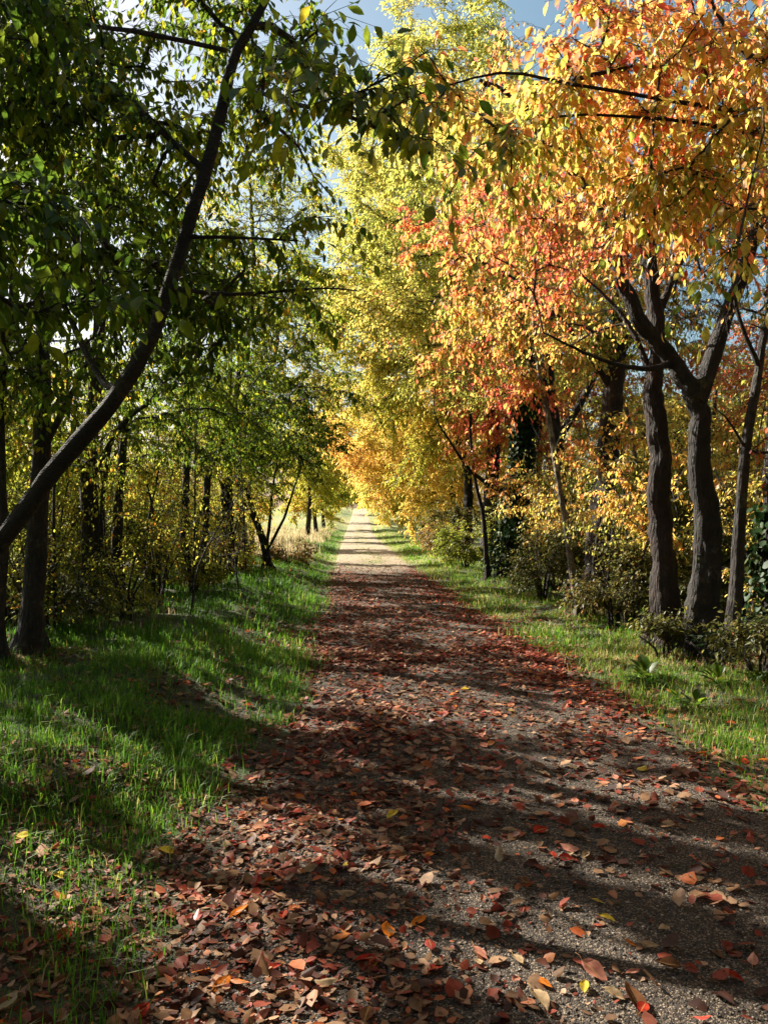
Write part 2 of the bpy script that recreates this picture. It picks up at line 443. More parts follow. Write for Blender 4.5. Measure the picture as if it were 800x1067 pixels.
        V, fs, rep, ac = leaf_geo(pos - base, a, up, L, rng.uniform(.34, .58, nL), rng.uniform(.05, .7, nL), rng.uniform(-.1, .45, nL), hi=p.get('hi', False))
        tn = tint_of(pos, rng, p.get('tint', .4), p.get('spread', .13), p.get('clump', .16))
        if 'tint_fn' in p: tn = np.clip(tn + p['tint_fn'](pos), 0, 1)
        add_mesh(p.get('crown_name', 'crown'), V, fs, leafm, root, tint=tn[rep])
    if BV:
        add_mesh('twigs', np.concatenate(BV) - base, [np.concatenate(BF)], M['twig'] if mats[0] != 'pale' else M['pale'], root)
    return root

def gz(x, y): return float(height(np.float64(x), np.float64(y)))
def G(x, y, dz=-.06): return np.array([x, y, gz(x, y) + dz])

# ------------------------------------------------------------------ ground, path
def axis(lo, hi, n, k):
    t = np.linspace(-1, 1, n); s = np.sinh(t * k) / math.sinh(k)
    return np.where(s < 0, -s * lo, s * hi)
xs = axis(-500., 500., 340, 6.2) + .3
ys = np.concatenate([np.linspace(-40, 2, 40, endpoint=False), 2 + 1198 * (np.expm1(np.linspace(0, 1, 420) * 5.2) / math.expm1(5.2))])
def sheet(name, X, Y, Z, mat):
    ny, nx = X.shape
    i = np.arange(ny * nx).reshape(ny, nx)
    f = np.stack([i[:-1, :-1], i[:-1, 1:], i[1:, 1:], i[1:, :-1]], -1).reshape(-1, 4)
    return add_mesh(name, np.stack([X, Y, Z], -1).reshape(-1, 3), [f], mat)

m, nt, out = new_mat('soil_and_turf'); L = nt.links
tc = N(nt, 'ShaderNodeTexCoord')
n1 = N(nt, 'ShaderNodeTexNoise'); n1.inputs['Scale'].default_value = 1.7; n1.inputs['Detail'].default_value = 7; n1.inputs['Roughness'].default_value = .65
n2 = N(nt, 'ShaderNodeTexNoise'); n2.inputs['Scale'].default_value = 45; n2.inputs['Detail'].default_value = 5
n3 = N(nt, 'ShaderNodeTexNoise'); n3.inputs['Scale'].default_value = .07; n3.inputs['Detail'].default_value = 6
for n in (n1, n2, n3): L.new(tc.outputs['Object'], n.inputs['Vector'])
r1 = ramp(nt, [(.36, (.030, .022, .014)), (.5, (.05, .045, .02)), (.62, (.045, .07, .016))]); L.new(n1.outputs['Fac'], r1.inputs['Fac'])
r2 = ramp(nt, [(.35, (.13, .165, .035)), (.5, (.20, .21, .05)), (.62, (.30, .26, .10))]); L.new(n3.outputs['Fac'], r2.inputs['Fac'])
at = N(nt, 'ShaderNodeAttribute', attribute_name='across')
mx = N(nt, 'ShaderNodeMix', data_type='RGBA'); L.new(at.outputs['Fac'], mx.inputs[0]); L.new(r1.outputs['Color'], mx.inputs[6]); L.new(r2.outputs['Color'], mx.inputs[7])
mr = N(nt, 'ShaderNodeMapRange'); mr.inputs[1].default_value = .3; mr.inputs[2].default_value = .7; mr.inputs[3].default_value = .55; mr.inputs[4].default_value = 1.35
L.new(n2.outputs['Fac'], mr.inputs[0])
mm = N(nt, 'ShaderNodeMix', data_type='RGBA', blend_type='MULTIPLY'); mm.inputs[0].default_value = 1
L.new(mx.outputs[2], mm.inputs[6]); L.new(mr.outputs[0], mm.inputs[7])
b = N(nt, 'ShaderNodeBsdfPrincipled'); b.inputs['Roughness'].default_value = .95; L.new(mm.outputs[2], b.inputs['Base Color'])
bp = N(nt, 'ShaderNodeBump'); bp.inputs['Strength'].default_value = .8; bp.inputs['Distance'].default_value = .03
L.new(n2.outputs['Fac'], bp.inputs['Height']); L.new(bp.outputs[0], b.inputs['Normal']); L.new(b.outputs[0], out.inputs['Surface'])
X, Y = np.meshgrid(xs, ys)
meadow = np.maximum(np.maximum(smooth(7, 10, edge_l(Y) - X), smooth(14, 20, X - edge_r(Y))), smooth(24, 30, Y))
g = sheet('ground', X, Y, height(X, Y), m); tag(g, kind='structure')
a = g.data.attributes.new("across", 'FLOAT', 'POINT'); a.data.foreach_set("value", meadow.ravel().astype(np.float32))

m, nt, out = new_mat('gravel_surface'); L = nt.links
tc = N(nt, 'ShaderNodeTexCoord')
vo = N(nt, 'ShaderNodeTexVoronoi'); vo.inputs['Scale'].default_value = 175
v2 = N(nt, 'ShaderNodeTexVoronoi'); v2.inputs['Scale'].default_value = 55
n1 = N(nt, 'ShaderNodeTexNoise'); n1.inputs['Scale'].default_value = 1.6; n1.inputs['Detail'].default_value = 7; n1.inputs['Roughness'].default_value = .7
n2 = N(nt, 'ShaderNodeTexNoise'); n2.inputs['Scale'].default_value = 240; n2.inputs['Detail'].default_value = 3
for n in (vo, v2, n1, n2): L.new(tc.outputs['Object'], n.inputs['Vector'])
sx = N(nt, 'ShaderNodeSeparateColor'); L.new(vo.outputs['Color'], sx.inputs[0])
r1 = ramp(nt, [(0, (.009, .006, .004)), (.45, (.028, .020, .014)), (.78, (.078, .060, .044)), (1, (.27, .22, .165))]); L.new(sx.outputs[0], r1.inputs['Fac'])
r2 = ramp(nt, [(.35, (.55, .48, .40)), (.65, (1.15, 1.08, 1.0))]); L.new(n1.outputs['Fac'], r2.inputs['Fac'])
mm = N(nt, 'ShaderNodeMix', data_type='RGBA', blend_type='MULTIPLY'); mm.inputs[0].default_value = 1
L.new(r1.outputs['Color'], mm.inputs[6]); L.new(r2.outputs['Color'], mm.inputs[7])
at = N(nt, 'ShaderNodeAttribute', attribute_name='across')
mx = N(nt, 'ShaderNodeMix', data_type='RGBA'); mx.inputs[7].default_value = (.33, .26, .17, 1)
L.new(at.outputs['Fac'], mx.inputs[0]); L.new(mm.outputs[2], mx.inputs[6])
b = N(nt, 'ShaderNodeBsdfPrincipled'); b.inputs['Roughness'].default_value = .9; L.new(mx.outputs[2], b.inputs['Base Color'])
ad = N(nt, 'ShaderNodeMath', operation='MULTIPLY_ADD'); ad.inputs[1].default_value = .5
L.new(vo.outputs['Distance'], ad.inputs[0]); L.new(v2.outputs['Distance'], ad.inputs[2])
bp = N(nt, 'ShaderNodeBump', invert=True); bp.inputs['Strength'].default_value = .9; bp.inputs['Distance'].default_value = .012
L.new(ad.outputs[0], bp.inputs['Height']); L.new(bp.outputs[0], b.inputs['Normal']); L.new(b.outputs[0], out.inputs['Surface'])
yp = -8 + 298 * (np.expm1(np.linspace(0, 1, 420) * 3.6) / math.expm1(3.6)); tp = np.linspace(-.06, 1.06, 60)
T_, Yp = np.meshgrid(tp, yp)
wob = .10 * (fbm(Yp * .9, T_ * 0 + 3, 3.) - .5)
Xp = edge_l(Yp) + (edge_r(Yp) - edge_l(Yp)) * T_ + wob
pth = sheet('path', Xp, Yp, path_height(Xp, Yp), m); tag(pth, kind='structure')
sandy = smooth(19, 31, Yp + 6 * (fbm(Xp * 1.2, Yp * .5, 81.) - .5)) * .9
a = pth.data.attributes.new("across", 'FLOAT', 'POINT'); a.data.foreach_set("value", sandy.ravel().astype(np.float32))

def surf(x, y):
    l, r = edge_l(y), edge_r(y)
    return np.where((x > l) & (x < r), np.maximum(path_height(x, y), height(x, y)), height(x, y))

# loose stones on the path
rng = np.random.default_rng(5)
n = 15000
y = 2.1 + 5.5 * rng.random(n) ** 1.5; x = edge_l(y) + (edge_r(y) - edge_l(y)) * rng.random(n)
sz = .0022 + .0075 * rng.random(n) ** 3.5
O = np.array([(1, 0, 0), (0, 1, 0), (-1, 0, 0), (0, -1, 0), (0, 0, 1), (0, 0, -1)], float)
V = O[None] * rng.uniform(.6, 1.25, (n, 6, 1)) * sz[:, None, None] * np.array([1, 1, .65])
an = rng.uniform(0, 6.28, n); ca, sa = np.cos(an)[:, None], np.sin(an)[:, None]
V = np.stack([V[..., 0] * ca - V[..., 1] * sa, V[..., 0] * sa + V[..., 1] * ca, V[..., 2]], -1)
V += np.stack([x, y, surf(x, y) + sz * .35], -1)[:, None]
Tt = np.array([(0, 1, 4), (1, 2, 4), (2, 3, 4), (3, 0, 4), (1, 0, 5), (2, 1, 5), (3, 2, 5), (0, 3, 5)])
f = (Tt[None] + (np.arange(n) * 6)[:, None, None]).reshape(-1, 3)
m, nt, out = new_mat('loose_stone')
at = N(nt, 'ShaderNodeAttribute', attribute_name='tint'); rp = ramp(nt, [(0, (.018, .014, .011)), (.65, (.07, .056, .044)), (1, (.32, .27, .22))])
b = N(nt, 'ShaderNodeBsdfPrincipled'); b.inputs['Roughness'].default_value = .8
nt.links.new(at.outputs['Fac'], rp.inputs['Fac']); nt.links.new(rp.outputs[0], b.inputs['Base Color']); nt.links.new(b.outputs[0], out.inputs['Surface'])
o = add_mesh('gravel', V.reshape(-1, 3), [f], m, tint=np.repeat(rng.random(n), 8), smooth_sh=True)
tag(o, 'loose grey stones scattered over the gravel path in front', 'gravel', kind='stuff')

# ------------------------------------------------------------------ grass
def blades(x, y, h, w, rng, lean=.5):
    n = len(x); z = surf(x, y) - .01
    an = rng.uniform(0, 6.283, n); d = np.stack([np.cos(an), np.sin(an), np.zeros(n)], -1)
    s = np.stack([-np.sin(an), np.cos(an), np.zeros(n)], -1)
    ll = rng.uniform(.15, 1.25, n) * lean
    p0 = np.stack([x, y, z], -1)
    p1 = p0 + np.array([0, 0, 1]) * (h * .55)[:, None] + d * (h * ll * .3)[:, None]
    p2 = p0 + np.array([0, 0, 1]) * (h * (1 - .45 * ll))[:, None] + d * (h * ll)[:, None]
    hw = (w * .5)[:, None]
    V = np.stack([p0 - s * hw, p0 + s * hw, p1 + s * hw * .8, p1 - s * hw * .8, p2], 1).reshape(-1, 3)
    b = (np.arange(n) * 5)[:, None]
    return V, [np.array([[0, 1, 2, 3]]) + b, np.array([[3, 2, 4]]) + b]

def grass_field(seed, spec, name, mat, label, tint0=.45, clumps=.25):
    rng = np.random.default_rng(seed); Vs, Q, T3, tn, off = [], [], [], [], 0
    for (n, fx, y0, y1, pw, h0, h1, w0, w1, dens, lean) in spec:
        y = y0 + (y1 - y0) * rng.random(n) ** pw
        x = fx(y, rng.random(n))
        k = rng.random(n) < dens(x, y); x, y = x[k], y[k]
        nt_ = max(1, len(x) // 9); ci = rng.integers(0, nt_, len(x)); intuft = rng.random(len(x)) < .62
        th = rng.uniform(.5, 1.75, nt_)[ci]; rad_ = rng.uniform(.02, .06, nt_)[ci] * (1 + y / 16)
        x = np.where(intuft, x[ci] + rng.normal(0, 1, len(x)) * rad_, x); y = np.where(intuft, y[ci] + rng.normal(0, 1, len(x)) * rad_, y)
        cl = fbm(x * 1.4, y * 1.4, 11.)
        h = rng.uniform(h0, h1, len(x)) * (.3 + 1.1 * cl) * np.where(intuft, th, .6); w = rng.uniform(w0, w1, len(x))
        V, (q, t) = blades(x, y, h, w, rng, lean)
        Vs.append(V); Q.append(q + off); T3.append(t + off); off += len(V)
        tn.append(np.clip(tint0 + clumps * (fbm(x * .8, y * .8, 21.) - .5) * 2 + rng.normal(0, .21, len(x)), 0, 1))
    tn = np.concatenate(tn)
    o = add_mesh(name, np.concatenate(Vs), [np.concatenate(Q), np.concatenate(T3)], mat, tint=np.concatenate([tn, tn]))
    tag(o, label, 'grass', kind='stuff'); return o

def leftx(w, ww=.0): return lambda y, u: edge_l(y) + .12 - u ** 1.15 * w
def rightx(w): return lambda y, u: edge_r(y) - .12 + u ** 1.15 * w
def dl_(x, y): # tufty near the edge; bare leafy patches close to the viewer
    e = edge_l(y) - x; c = fbm(x * 2.3, y * 2.3, 31.)
    bare = (1 - smooth(3.0, 4.4, y + .5 * x * 0)) * .75
    return np.clip(smooth(-.15, .45, e + .5 * (c - .5)) * (smooth(.30, .52, c) + .10) * (1 - bare * smooth(.25, .6, fbm(x * 1.1, y * 1.1, 33.) + .25)), 0, 1)
def dr_(x, y):
    e = x - edge_r(y); c = fbm(x * 2.1, y * 2.1, 41.)
    return np.clip(smooth(-.1, .5, e + .5 * (c - .5)) * (smooth(.25, .5, c) + .15), 0, 1) * (1 - smooth(1.6, 3.0, e))
grass_field(1, [
    (105000, leftx(3.2), 2.2, 9, 1.1, .05, .15, .003, .007, dl_, .8),
    (80000, leftx(4.5), 8, 26, 1.2, .06, .17, .006, .012, dl_, .7),
    (30000, leftx(7), 24, 75, 1.2, .08, .22, .015, .03, dl_, .6)], 'grass', M['grass'],
    'lush green verge grass on the left bank beside the path', .40)
grass_field(2, [
    (70000, rightx(3.0), 3.2, 10, 1.1, .04, .12, .003, .007, dr_, .8),
    (60000, rightx(3.0), 9, 26, 1.2, .05, .13, .006, .012, dr_, .7),
    (25000, rightx(5), 24, 75, 1.2, .06, .2, .015, .03, dr_, .6),
    (9000, lambda y, u: edge_l(y) + (edge_r(y) - edge_l(y)) * (.32 + .36 * u), 27, 90, 1.2, .02, .06, .012, .02, lambda x, y: fbm(x, y * .4, 51.) > .45, .7)], 'grass', M['grass'],
    'short sunlit verge grass on the right bank beside the path', .68)
grass_field(3, [
    (6000, lambda y, u: edge_l(y) - 1.9 - 6 * u, 9, 24, 1., .12, .3, .004, .009, lambda x, y: fbm(x * .9, y * .9, 61.) > .52, .6),
    (26000, lambda y, u: edge_l(y) - .9 - 7 * u, 26, 75, 1.2, .2, .5, .012, .03, lambda x, y: fbm(x * .5, y * .5, 63.) > .38, .5)], 'dry_grass', M['drygrass'],
    'tall bleached dry grass behind the left verge', .5, .3)

# ------------------------------------------------------------------ leaf litter (too many to count) and single fallen leaves
rng = np.random.default_rng(77)
def litter_pos(n, y0, y1, pw, dens, xl, xr):
    y = y0 + (y1 - y0) * rng.random(n) ** pw; l, r = edge_l(y), edge_r(y)
    x = l - xl + (r - l + xl + xr) * rng.random(n)
    k = rng.random(n) < dens(x, y); return x[k], y[k]
def lit_d(x, y):
    t = (x - edge_l(y)) / (edge_r(y) - edge_l(y)); c = fbm(x * 2.2, y * 2.2, 71.)
    side = .5 + .5 * np.exp(-((t - .12) / .22) ** 2) + .45 * np.exp(-((t - .98) / .14) ** 2)
    near = .38 + .62 * smooth(3.2, 6.5, y)
    outer = np.where(t < 0, .45 * smooth(-1.6, 0, t) + .1, np.where(t > 1, .5 * smooth(1.75, 1., t) + .06, 1))
    mid = np.where((t > .45) & (y < 4.6), .6, 1)
    return np.clip((.45 + 1.1 * smooth(.3, .65, c)) * side * near * outer * mid, 0, 1) * (1 - .97 * smooth(20, 27, y + 3 * (c - .5)))
xa, ya = litter_pos(60000, 2.0, 9.5, 1.25, lit_d, 1.9, 1.8)
xb, yb = litter_pos(62000, 8.5, 42, 1.5, lit_d, 1.2, 1.6)
xc, yc = litter_pos(26000, 2., 4.6, 1.2, lambda x, y: smooth(.62, .0, (x - edge_l(y)) / 3.) * .9, 2.6, -1.2)
TR = np.array([(-3.55, 7.6), (-3.45, 7.0), (-4.0, 10.8), (-4.1, 12.2), (3.66, 8.7), (3.36, 9.2), (3.73, 8.3), (3.57, 13.2), (3.0, 12), (4.5, 9)])
ti = rng.integers(0, len(TR), 5000); xd = TR[ti, 0] + rng.normal(0, .38, 5000); yd = TR[ti, 1] + rng.normal(0, .38, 5000)
x = np.concatenate([xa, xb, xc, xd]); y = np.concatenate([ya, yb, yc, yd]); n = len(x)
L_ = np.concatenate([(.014 + .076 * rng.random(len(xa)) ** 1.4), rng.uniform(.04, .085, len(xb)), (.008 + .045 * rng.random(len(xc)) ** 2), rng.uniform(.03, .075, len(xd))])
an = rng.uniform(0, 6.283, n); tilt = rng.normal(0, .10, n)
a = np.stack([np.cos(an), np.sin(an), tilt], -1); up = np.stack([rng.normal(0, .28, n), rng.normal(0, .28, n), np.ones(n)], -1)
t = (x - edge_l(y)) / (edge_r(y) - edge_l(y))
tn = rng.random(n) * .9
rd = rng.random(n); redp = np.clip((.09 + .5 * np.exp(-((t - .95) / .16) ** 2) * smooth(4, 8, y) + .08 * smooth(6, 12, y)), 0, 1)
tn = np.where(rd < redp, np.where(rng.random(n) < .72, rng.uniform(.33, .44, n), rng.uniform(.88, .95, n)), tn)
V, fs, rep, ac = leaf_geo(np.stack([x, y, surf(x, y) + .004 + .012 * rng.random(n)], -1), a, up, L_, rng.uniform(.4, .9, n), rng.uniform(-.3, .6, n), rng.uniform(-.4, .3, n))
o = add_mesh('leaf_litter', V, fs, M['litter'], tint=np.clip(tn, 0, 1)[rep])
tag(o, 'carpet of small brown and dark red dead leaves over path and verges', 'dead leaves', kind='stuff')

SOLID = {'red': (.36, .035, .018), 'orange': (.60, .17, .02), 'yellow': (.58, .42, .05), 'pale tan': (.40, .28, .16), 'brown': (.17, .075, .035), 'pink': (.46, .19, .13)}
def fallen_mat(nm, c):
    c = np.array(c)
    return leaf_mat(nm.replace(' ', '_') + '_fallen_leaf', [(0, tuple(c * .7)), (.5, tuple(c)), (1, tuple(np.minimum(c * 1.2, .8)))], .2, gloss=.05, rough=.5, spots=.5, vein=True)
FM = {k: fallen_mat(k, v) for k, v in SOLID.items()}
def fallen_mesh(seed, kind):
    r = np.random.default_rng(seed)
    nu, nv = 9, 7; u = np.linspace(0, 1, nu); v = np.linspace(-1, 1, nv)
    wr = r.uniform(.42, .62); Ln = .07; prof = np.sin(np.pi * np.clip(u, 0, 1) ** .85) ** .8; prof[0] = 0.02; prof[-1] = .01
    c1, c2, tw, fo = r.uniform(-.5, .7), r.uniform(-.2, .5), r.uniform(-.7, .7), r.uniform(.0, .5)
    U, Vv = np.meshgrid(u, v, indexing='ij'); W = prof[:, None] * wr * .5
    y_ = Vv * W * (1 + .05 * np.sin(U * 40 + Vv)); x_ = U + .02 * np.sin(Vv * 3)
    z_ = np.abs(Vv) * W * fo + c1 * .22 * (U - .5) ** 2 + tw * (U - .4) * y_ * .9 + c2 * y_ ** 2 * 1.4 + .012 * r.normal(size=U.shape)
    z_ -= z_.min()
    V = np.stack([(x_ - .5) * Ln, y_ * Ln, z_ * Ln], -1).reshape(-1, 3)
    i = np.arange(nu * nv).reshape(nu, nv)
    f = np.stack([i[:-1, :-1], i[1:, :-1], i[1:, 1:], i[:-1, 1:]], -1).reshape(-1, 4)
    S = np.array([[[-.5 * Ln, 0, z_[0, 3] * Ln], [-.62 * Ln, r.uniform(-.006, .006), .006], [-.78 * Ln, r.uniform(-.012, .012), .003]]])
    tv, tf = tubes(S, [.0011], [.0009], 4)
    o = add_mesh('fallen_leaf', np.vstack([V, tv]), [np.vstack([f, tf + len(V)])], FM[kind], tint=np.full(len(f) + len(tf), r.uniform(.2, .9)), across=np.concatenate([np.abs(Vv).ravel(), np.zeros(len(tv))]))
    return o
protos = {}
for ki, k in enumerate(SOLID):
    protos[k] = [fallen_mesh(100 + ki * 10 + j, k) for j in range(6)]
used = set()
def place_leaf(kind, x, y, size, label, group=None, r=None):
    r = r or rng
    pr = protos[kind][int(r.integers(0, 6))]
    if pr.name in used: o = pr.copy(); COL.objects.link(o)
    else: o = pr; used.add(pr.name)
    s = size / .07
    o.scale = (s, s * r.uniform(.85, 1.15), s * r.uniform(.7, 1.3))
    o.location = (x, y, float(surf(np.float64(x), np.float64(y))) + .012)
    o.rotation_euler = (r.normal(0, .2) + (math.pi if r.random() < .25 else 0), r.normal(0, .2), r.uniform(0, 6.28))
    if abs(o.rotation_euler[0]) > 2: o.location.z += .012
    tag(o, label, 'leaf', group); return o
def ground_pt(px, py, z=.03):
    d = (EYE - z) * F / (py - HY); return (px - CX) / F * d, d
special = [
    ('pale tan', 162, 928, .085, 'pale round leaf caught on a grass tuft at the left path edge'),
    ('orange', 251, 1024, .075, 'bright orange leaf lying on pale litter at the bottom left of the path'),
    ('red', 206, 949, .07, 'bright red upright leaf at the left path edge under the pale round leaf'),
    ('orange', 657, 983, .07, 'orange red round leaf on the dark gravel at lower right'),
    ('orange', 566, 1022, .07, 'deep orange leaf next to a large pale leaf at the bottom of the path'),
    ('pale tan', 561, 1041, .115, 'largest pale leaf lying at the bottom middle of the path'),
    ('yellow', 608, 1026, .06, 'small yellow leaf just right of the largest pale leaf'),
    ('brown', 659, 1040, .12, 'long curled golden brown leaf at the bottom right of the path'),
    ('pink', 618, 1011, .11, 'long pinkish leaf lying above the small yellow leaf'),
    ('yellow', 632, 957, .065, 'yellow leaf with a brown edge on dark gravel, right of centre'),
    ('yellow', 622, 938, .055, 'clean yellow leaf on dark gravel above the brown edged one'),
    ('yellow', 389, 1002, .05, 'small yellow leaf standing on edge near bottom centre of path'),
    ('yellow', 361, 901, .05, 'yellow leaf on brown litter left of the path centre'),
    ('orange', 446, 890, .055, 'small orange leaf on shaded gravel at the path centre'),
    ('red', 588, 894, .065, 'dark red leaf on shaded gravel, right of the path centre'),
    ('orange', 729, 780, .08, 'orange leaf on the right verge near the grass tufts'),
    ('orange', 794, 790, .085, 'orange leaf in the grass at the right border'),
    ('yellow', 94, 830, .09, 'yellow brown leaf lying in dark grass on the left bank'),
    ('orange', 152, 812, .075, 'orange leaf standing in dark grass on the left bank'),
    ('red', 250, 876, .09, 'broad red leaf on litter below the left grass edge'),
    ('pink', 782, 1000, .065, 'pink leaf on gravel near the lower right corner'),
    ('pale tan', 690, 966, .06, 'pale leaf lying flat in shadow right of the yellow leaves'),
    ('pale tan', 498, 1000, .045, 'tiny cream leaf beside the path centre near the bottom'),
    ('brown', 8, 1046, .1, 'brown leaf in the bottom left corner of the bank'),
]
for k, px, py, s, lab in special:
    x, y = ground_pt(px, py); place_leaf(k, x, y, s, lab)
kinds = list(SOLID); cnt = 0
pw = {'path': [.24, .17, .06, .20, .20, .13], 'left': [.10, .16, .16, .24, .28, .06], 'right': [.28, .30, .06, .12, .18, .06]}
while cnt < 270:
    y = 2.3 + 5.2 * rng.random() ** 1.35; u = rng.uniform(-.42, 1.36); l, r = float(edge_l(y)), float(edge_r(y)); x = l + (r - l) * u
    z = 'left' if u < -.03 else ('right' if u > 1.02 else 'path')
    if abs(x) / y > .53: continue
    if z == 'path' and rng.random() > .45 + .55 * float(lit_d(np.float64(x), np.float64(y))): continue
    k = kinds[rng.choice(6, p=pw[z])]
    where = {'path': 'lying on the gravel path', 'left': 'lying in the left bank grass', 'right': 'lying on the right verge'}[z]
    place_leaf(k, x, y, rng.uniform(.055, .098), f'{k} fallen leaf {where}, one of many alike', f'{k} fallen leaves {where}')
    cnt += 1
for k in protos:
    for pr in protos[k]:
        if pr.name not in used: bpy.data.objects.remove(pr)

# ------------------------------------------------------------------ trees
NEAR = dict(leaf=.078, leaf_gap=.05, twigs=5, rough=.13, twig_len=(.2, .48), hang=.9, droop=.3, along=2, tip_r=.0045, max_r=.05, hi=False)
def np_(base, **kw): d = dict(base); d.update(kw); return d
def V3(*a): return np.array(a, float)

# --- left side
# the big leaning cherry whose foot is off the picture
b = G(-3.55, 4.45)
trunk = [b, V3(-2.95, 4.5, .75), P(0, 566, 4.6), P(52, 497, 4.6), P(112, 423, 4.6), P(160, 345, 4.65), P(190, 250, 4.7), P(212, 185, 4.7), P(232, 105, 4.75), P(246, 50, 4.75), P(280, -10, 4.8), P(310, -120, 5.0)]
limb1 = [P(215, 178, 4.7), P(150, 120, 4.9), P(80, 60, 5.2), P(20, -30, 5.6)]
limb2 = [P(140, 385, 4.62), P(110, 400, 5.0), P(60, 300, 5.6), P(30, 180, 6.1)]
limb3 = [P(236, 95, 4.75), P(262, 92, 4.0), P(300, 105, 3.3), P(360, 118, 2.85), P(448, 158, 2.6)]
limb4 = [P(234, 50, 4.7), P(150, 32, 4.3), P(80, 22, 3.9), P(-30, -5, 3.5)]
limb5 = [P(196, 246, 4.7), P(250, 247, 4.6), P(310, 250, 4.6)]
limb6 = [P(180, 300, 4.66), P(240, 306, 5.0), P(330, 300, 5.5), P(372, 302, 5.8)]
ext = [P(px, py, d) for px, py, d in [(300, 62, 3.0), (322, 72, 2.9), (340, 92, 2.75), (366, 96, 2.7), (392, 118, 2.65), (420, 140, 2.6), (330, 30, 3.1), (300, 95, 2.9), (410, 75, 2.8), (440, 150, 2.58),
                                       (330, 225, 4.6), (300, 235, 4.6), (285, 255, 4.7), (350, 300, 5.6), (372, 305, 5.8), (320, 310, 5.4), (300, 290, 5.2)]]
build_tree('cherry_tree', 'big dark cherry tree leaning in from the left edge across the grass bank', 'tree', None, b,
    [(trunk, .070, .018), (limb1, .026, .01), (limb2, .03, .01), (limb3, .018, .006), (limb4, .016, .007), (limb5, .014, .005), (limb6, .016, .005)],
    [((-1.9, 5.7, 4.4), (1.5, 1.0, 1.5)), ((-1.1, 5.2, 4.7), (.75, .8, .9)), ((-2.4, 5.9, 3.2), (1.1, 1.0, .9)), ((-2.6, 5.0, 5.6), (1.6, 1.5, .9)), ((-1.9, 5.5, 3.1), (1.0, .8, .6)), ((-1.2, 5.8, 3.9), (.9, .7, .8)), ((-1.7, 4.2, 4.1), (.9, .6, .6), .5), ((-2.4, 4.8, 3.7), (.8, .7, .7), .9)], 580,
    np_(NEAR, thr=-.8, tint=.48, spread=.18, clump=.24, hi=True, leaf=.078, bare=.45, keep=.72, rough=.16), 11, ('cherry', 'green'), extra_targets=ext)
# leafy tree just outside the left border
b = G(-3.1, 2.7)
build_tree('cherry_tree', 'leafy cherry tree outside the left border with its large green leaves hanging in', 'tree', None, b,
    [([b, V3(-3.0, 2.7, 1.3), V3(-2.75, 2.8, 2.4), V3(-2.4, 2.9, 3.6), V3(-2.3, 3.0, 4.6)], .09, .02), ([V3(-2.75, 2.8, 2.4), V3(-2.2, 2.75, 2.7), V3(-1.5, 2.75, 2.75)], .025, .006)],
    [((-1.42, 2.95, 2.55), (.42, .45, .42), .25), ((-2.3, 3.1, 3.8), (1.0, .8, 1.0)), ((-2.0, 3.0, 2.9), (.7, .7, .6))], 60,
    np_(NEAR, tint=.40, spread=.13, clump=.15, hi=True, leaf=.085, keep=.6), 12, ('cherry', 'green'))

def simple_tree(name, label, cat, group, base_px, pts_px, r0, r1, ells, n, p, seed, mats, limbs=(), flare=.7, extra=None):
    """trunk points (px, py, d); base goes down to the ground under the first"""
    x, d = (base_px[0] - CX) / F * base_px[1], base_px[1]
    b = G(x, d)
    sp = [([b] + [P(*q) for q in pts_px], r0, r1)] + [([P(*q) for q in l[0]], l[1], l[2]) for l in limbs]
    return build_tree(name, label, cat, group, b, sp, ells, n, p, seed, mats, flare, extra_targets=extra)

LEFT = np_(NEAR, thr=-.9, leaf=.066, twigs=5, tint=.55, spread=.18, clump=.26, leaf_gap=.036, keep=.84)
simple_tree('cherry_tree', 'upright dark trunk just behind the leaning cherry, rising through it', 'tree', None, (31, 7.6),
    [(36, 600, 7.6), (42, 500, 7.6), (44, 400, 7.6), (46, 250, 7.7), (60, 130, 7.8), (80, 0, 8)], .115, .03,
    [((-3.2, 7.8, 4.6), (1.9, 1.6, 2.0)), ((-2.2, 7.6, 3.6), (1.0, 1.0, 1.0)), ((-3.9, 7.8, 2.6), (1.1, 1.1, .8))], 190, LEFT, 13, ('bark', 'green'),
    limbs=[([(43, 470, 7.6), (80, 400, 7.4), (110, 330, 7.2)], .04, .012), ([(44, 410, 7.6), (10, 330, 7.8), (-30, 250, 8)], .05, .015)])
simple_tree('cherry_tree', 'thin dark trunk standing at the far left edge of the bank', 'tree', None, (2, 7.0),
    [(1, 620, 7), (4, 540, 7), (0, 420, 7.1), (12, 300, 7.2), (10, 150, 7.4)], .06, .02,
    [((-3.6, 7.0, 3.4), (1.1, 1.2, 1.5)), ((-3.4, 7.2, 5.2), (1.3, 1.2, 1.2))], 90, LEFT, 14, ('bark', 'green'))
simple_tree('cherry_tree', 'stout dark trunk with a bare side stem, third from the left edge', 'tree', None, (101, 10.8),
    [(96, 600, 10.8), (93, 540, 10.8), (94, 480, 10.8), (100, 380, 10.8), (110, 250, 10.9), (120, 120, 11)], .15, .035,
    [((-3.4, 10.8, 4.8), (2.1, 1.8, 2.2)), ((-2.2, 10.6, 3.3), (1.2, 1.2, 1.0)), ((-3.9, 10.8, 2.6), (1.2, 1.2, .8))], 200, LEFT, 15, ('bark', 'green'),
    limbs=[([(97, 610, 10.8), (106, 560, 10.7), (108, 510, 10.6), (118, 450, 10.6)], .05, .02), ([(94, 500, 10.8), (130, 440, 10.5), (180, 400, 10.2), (215, 350, 9.9)], .045, .012)])
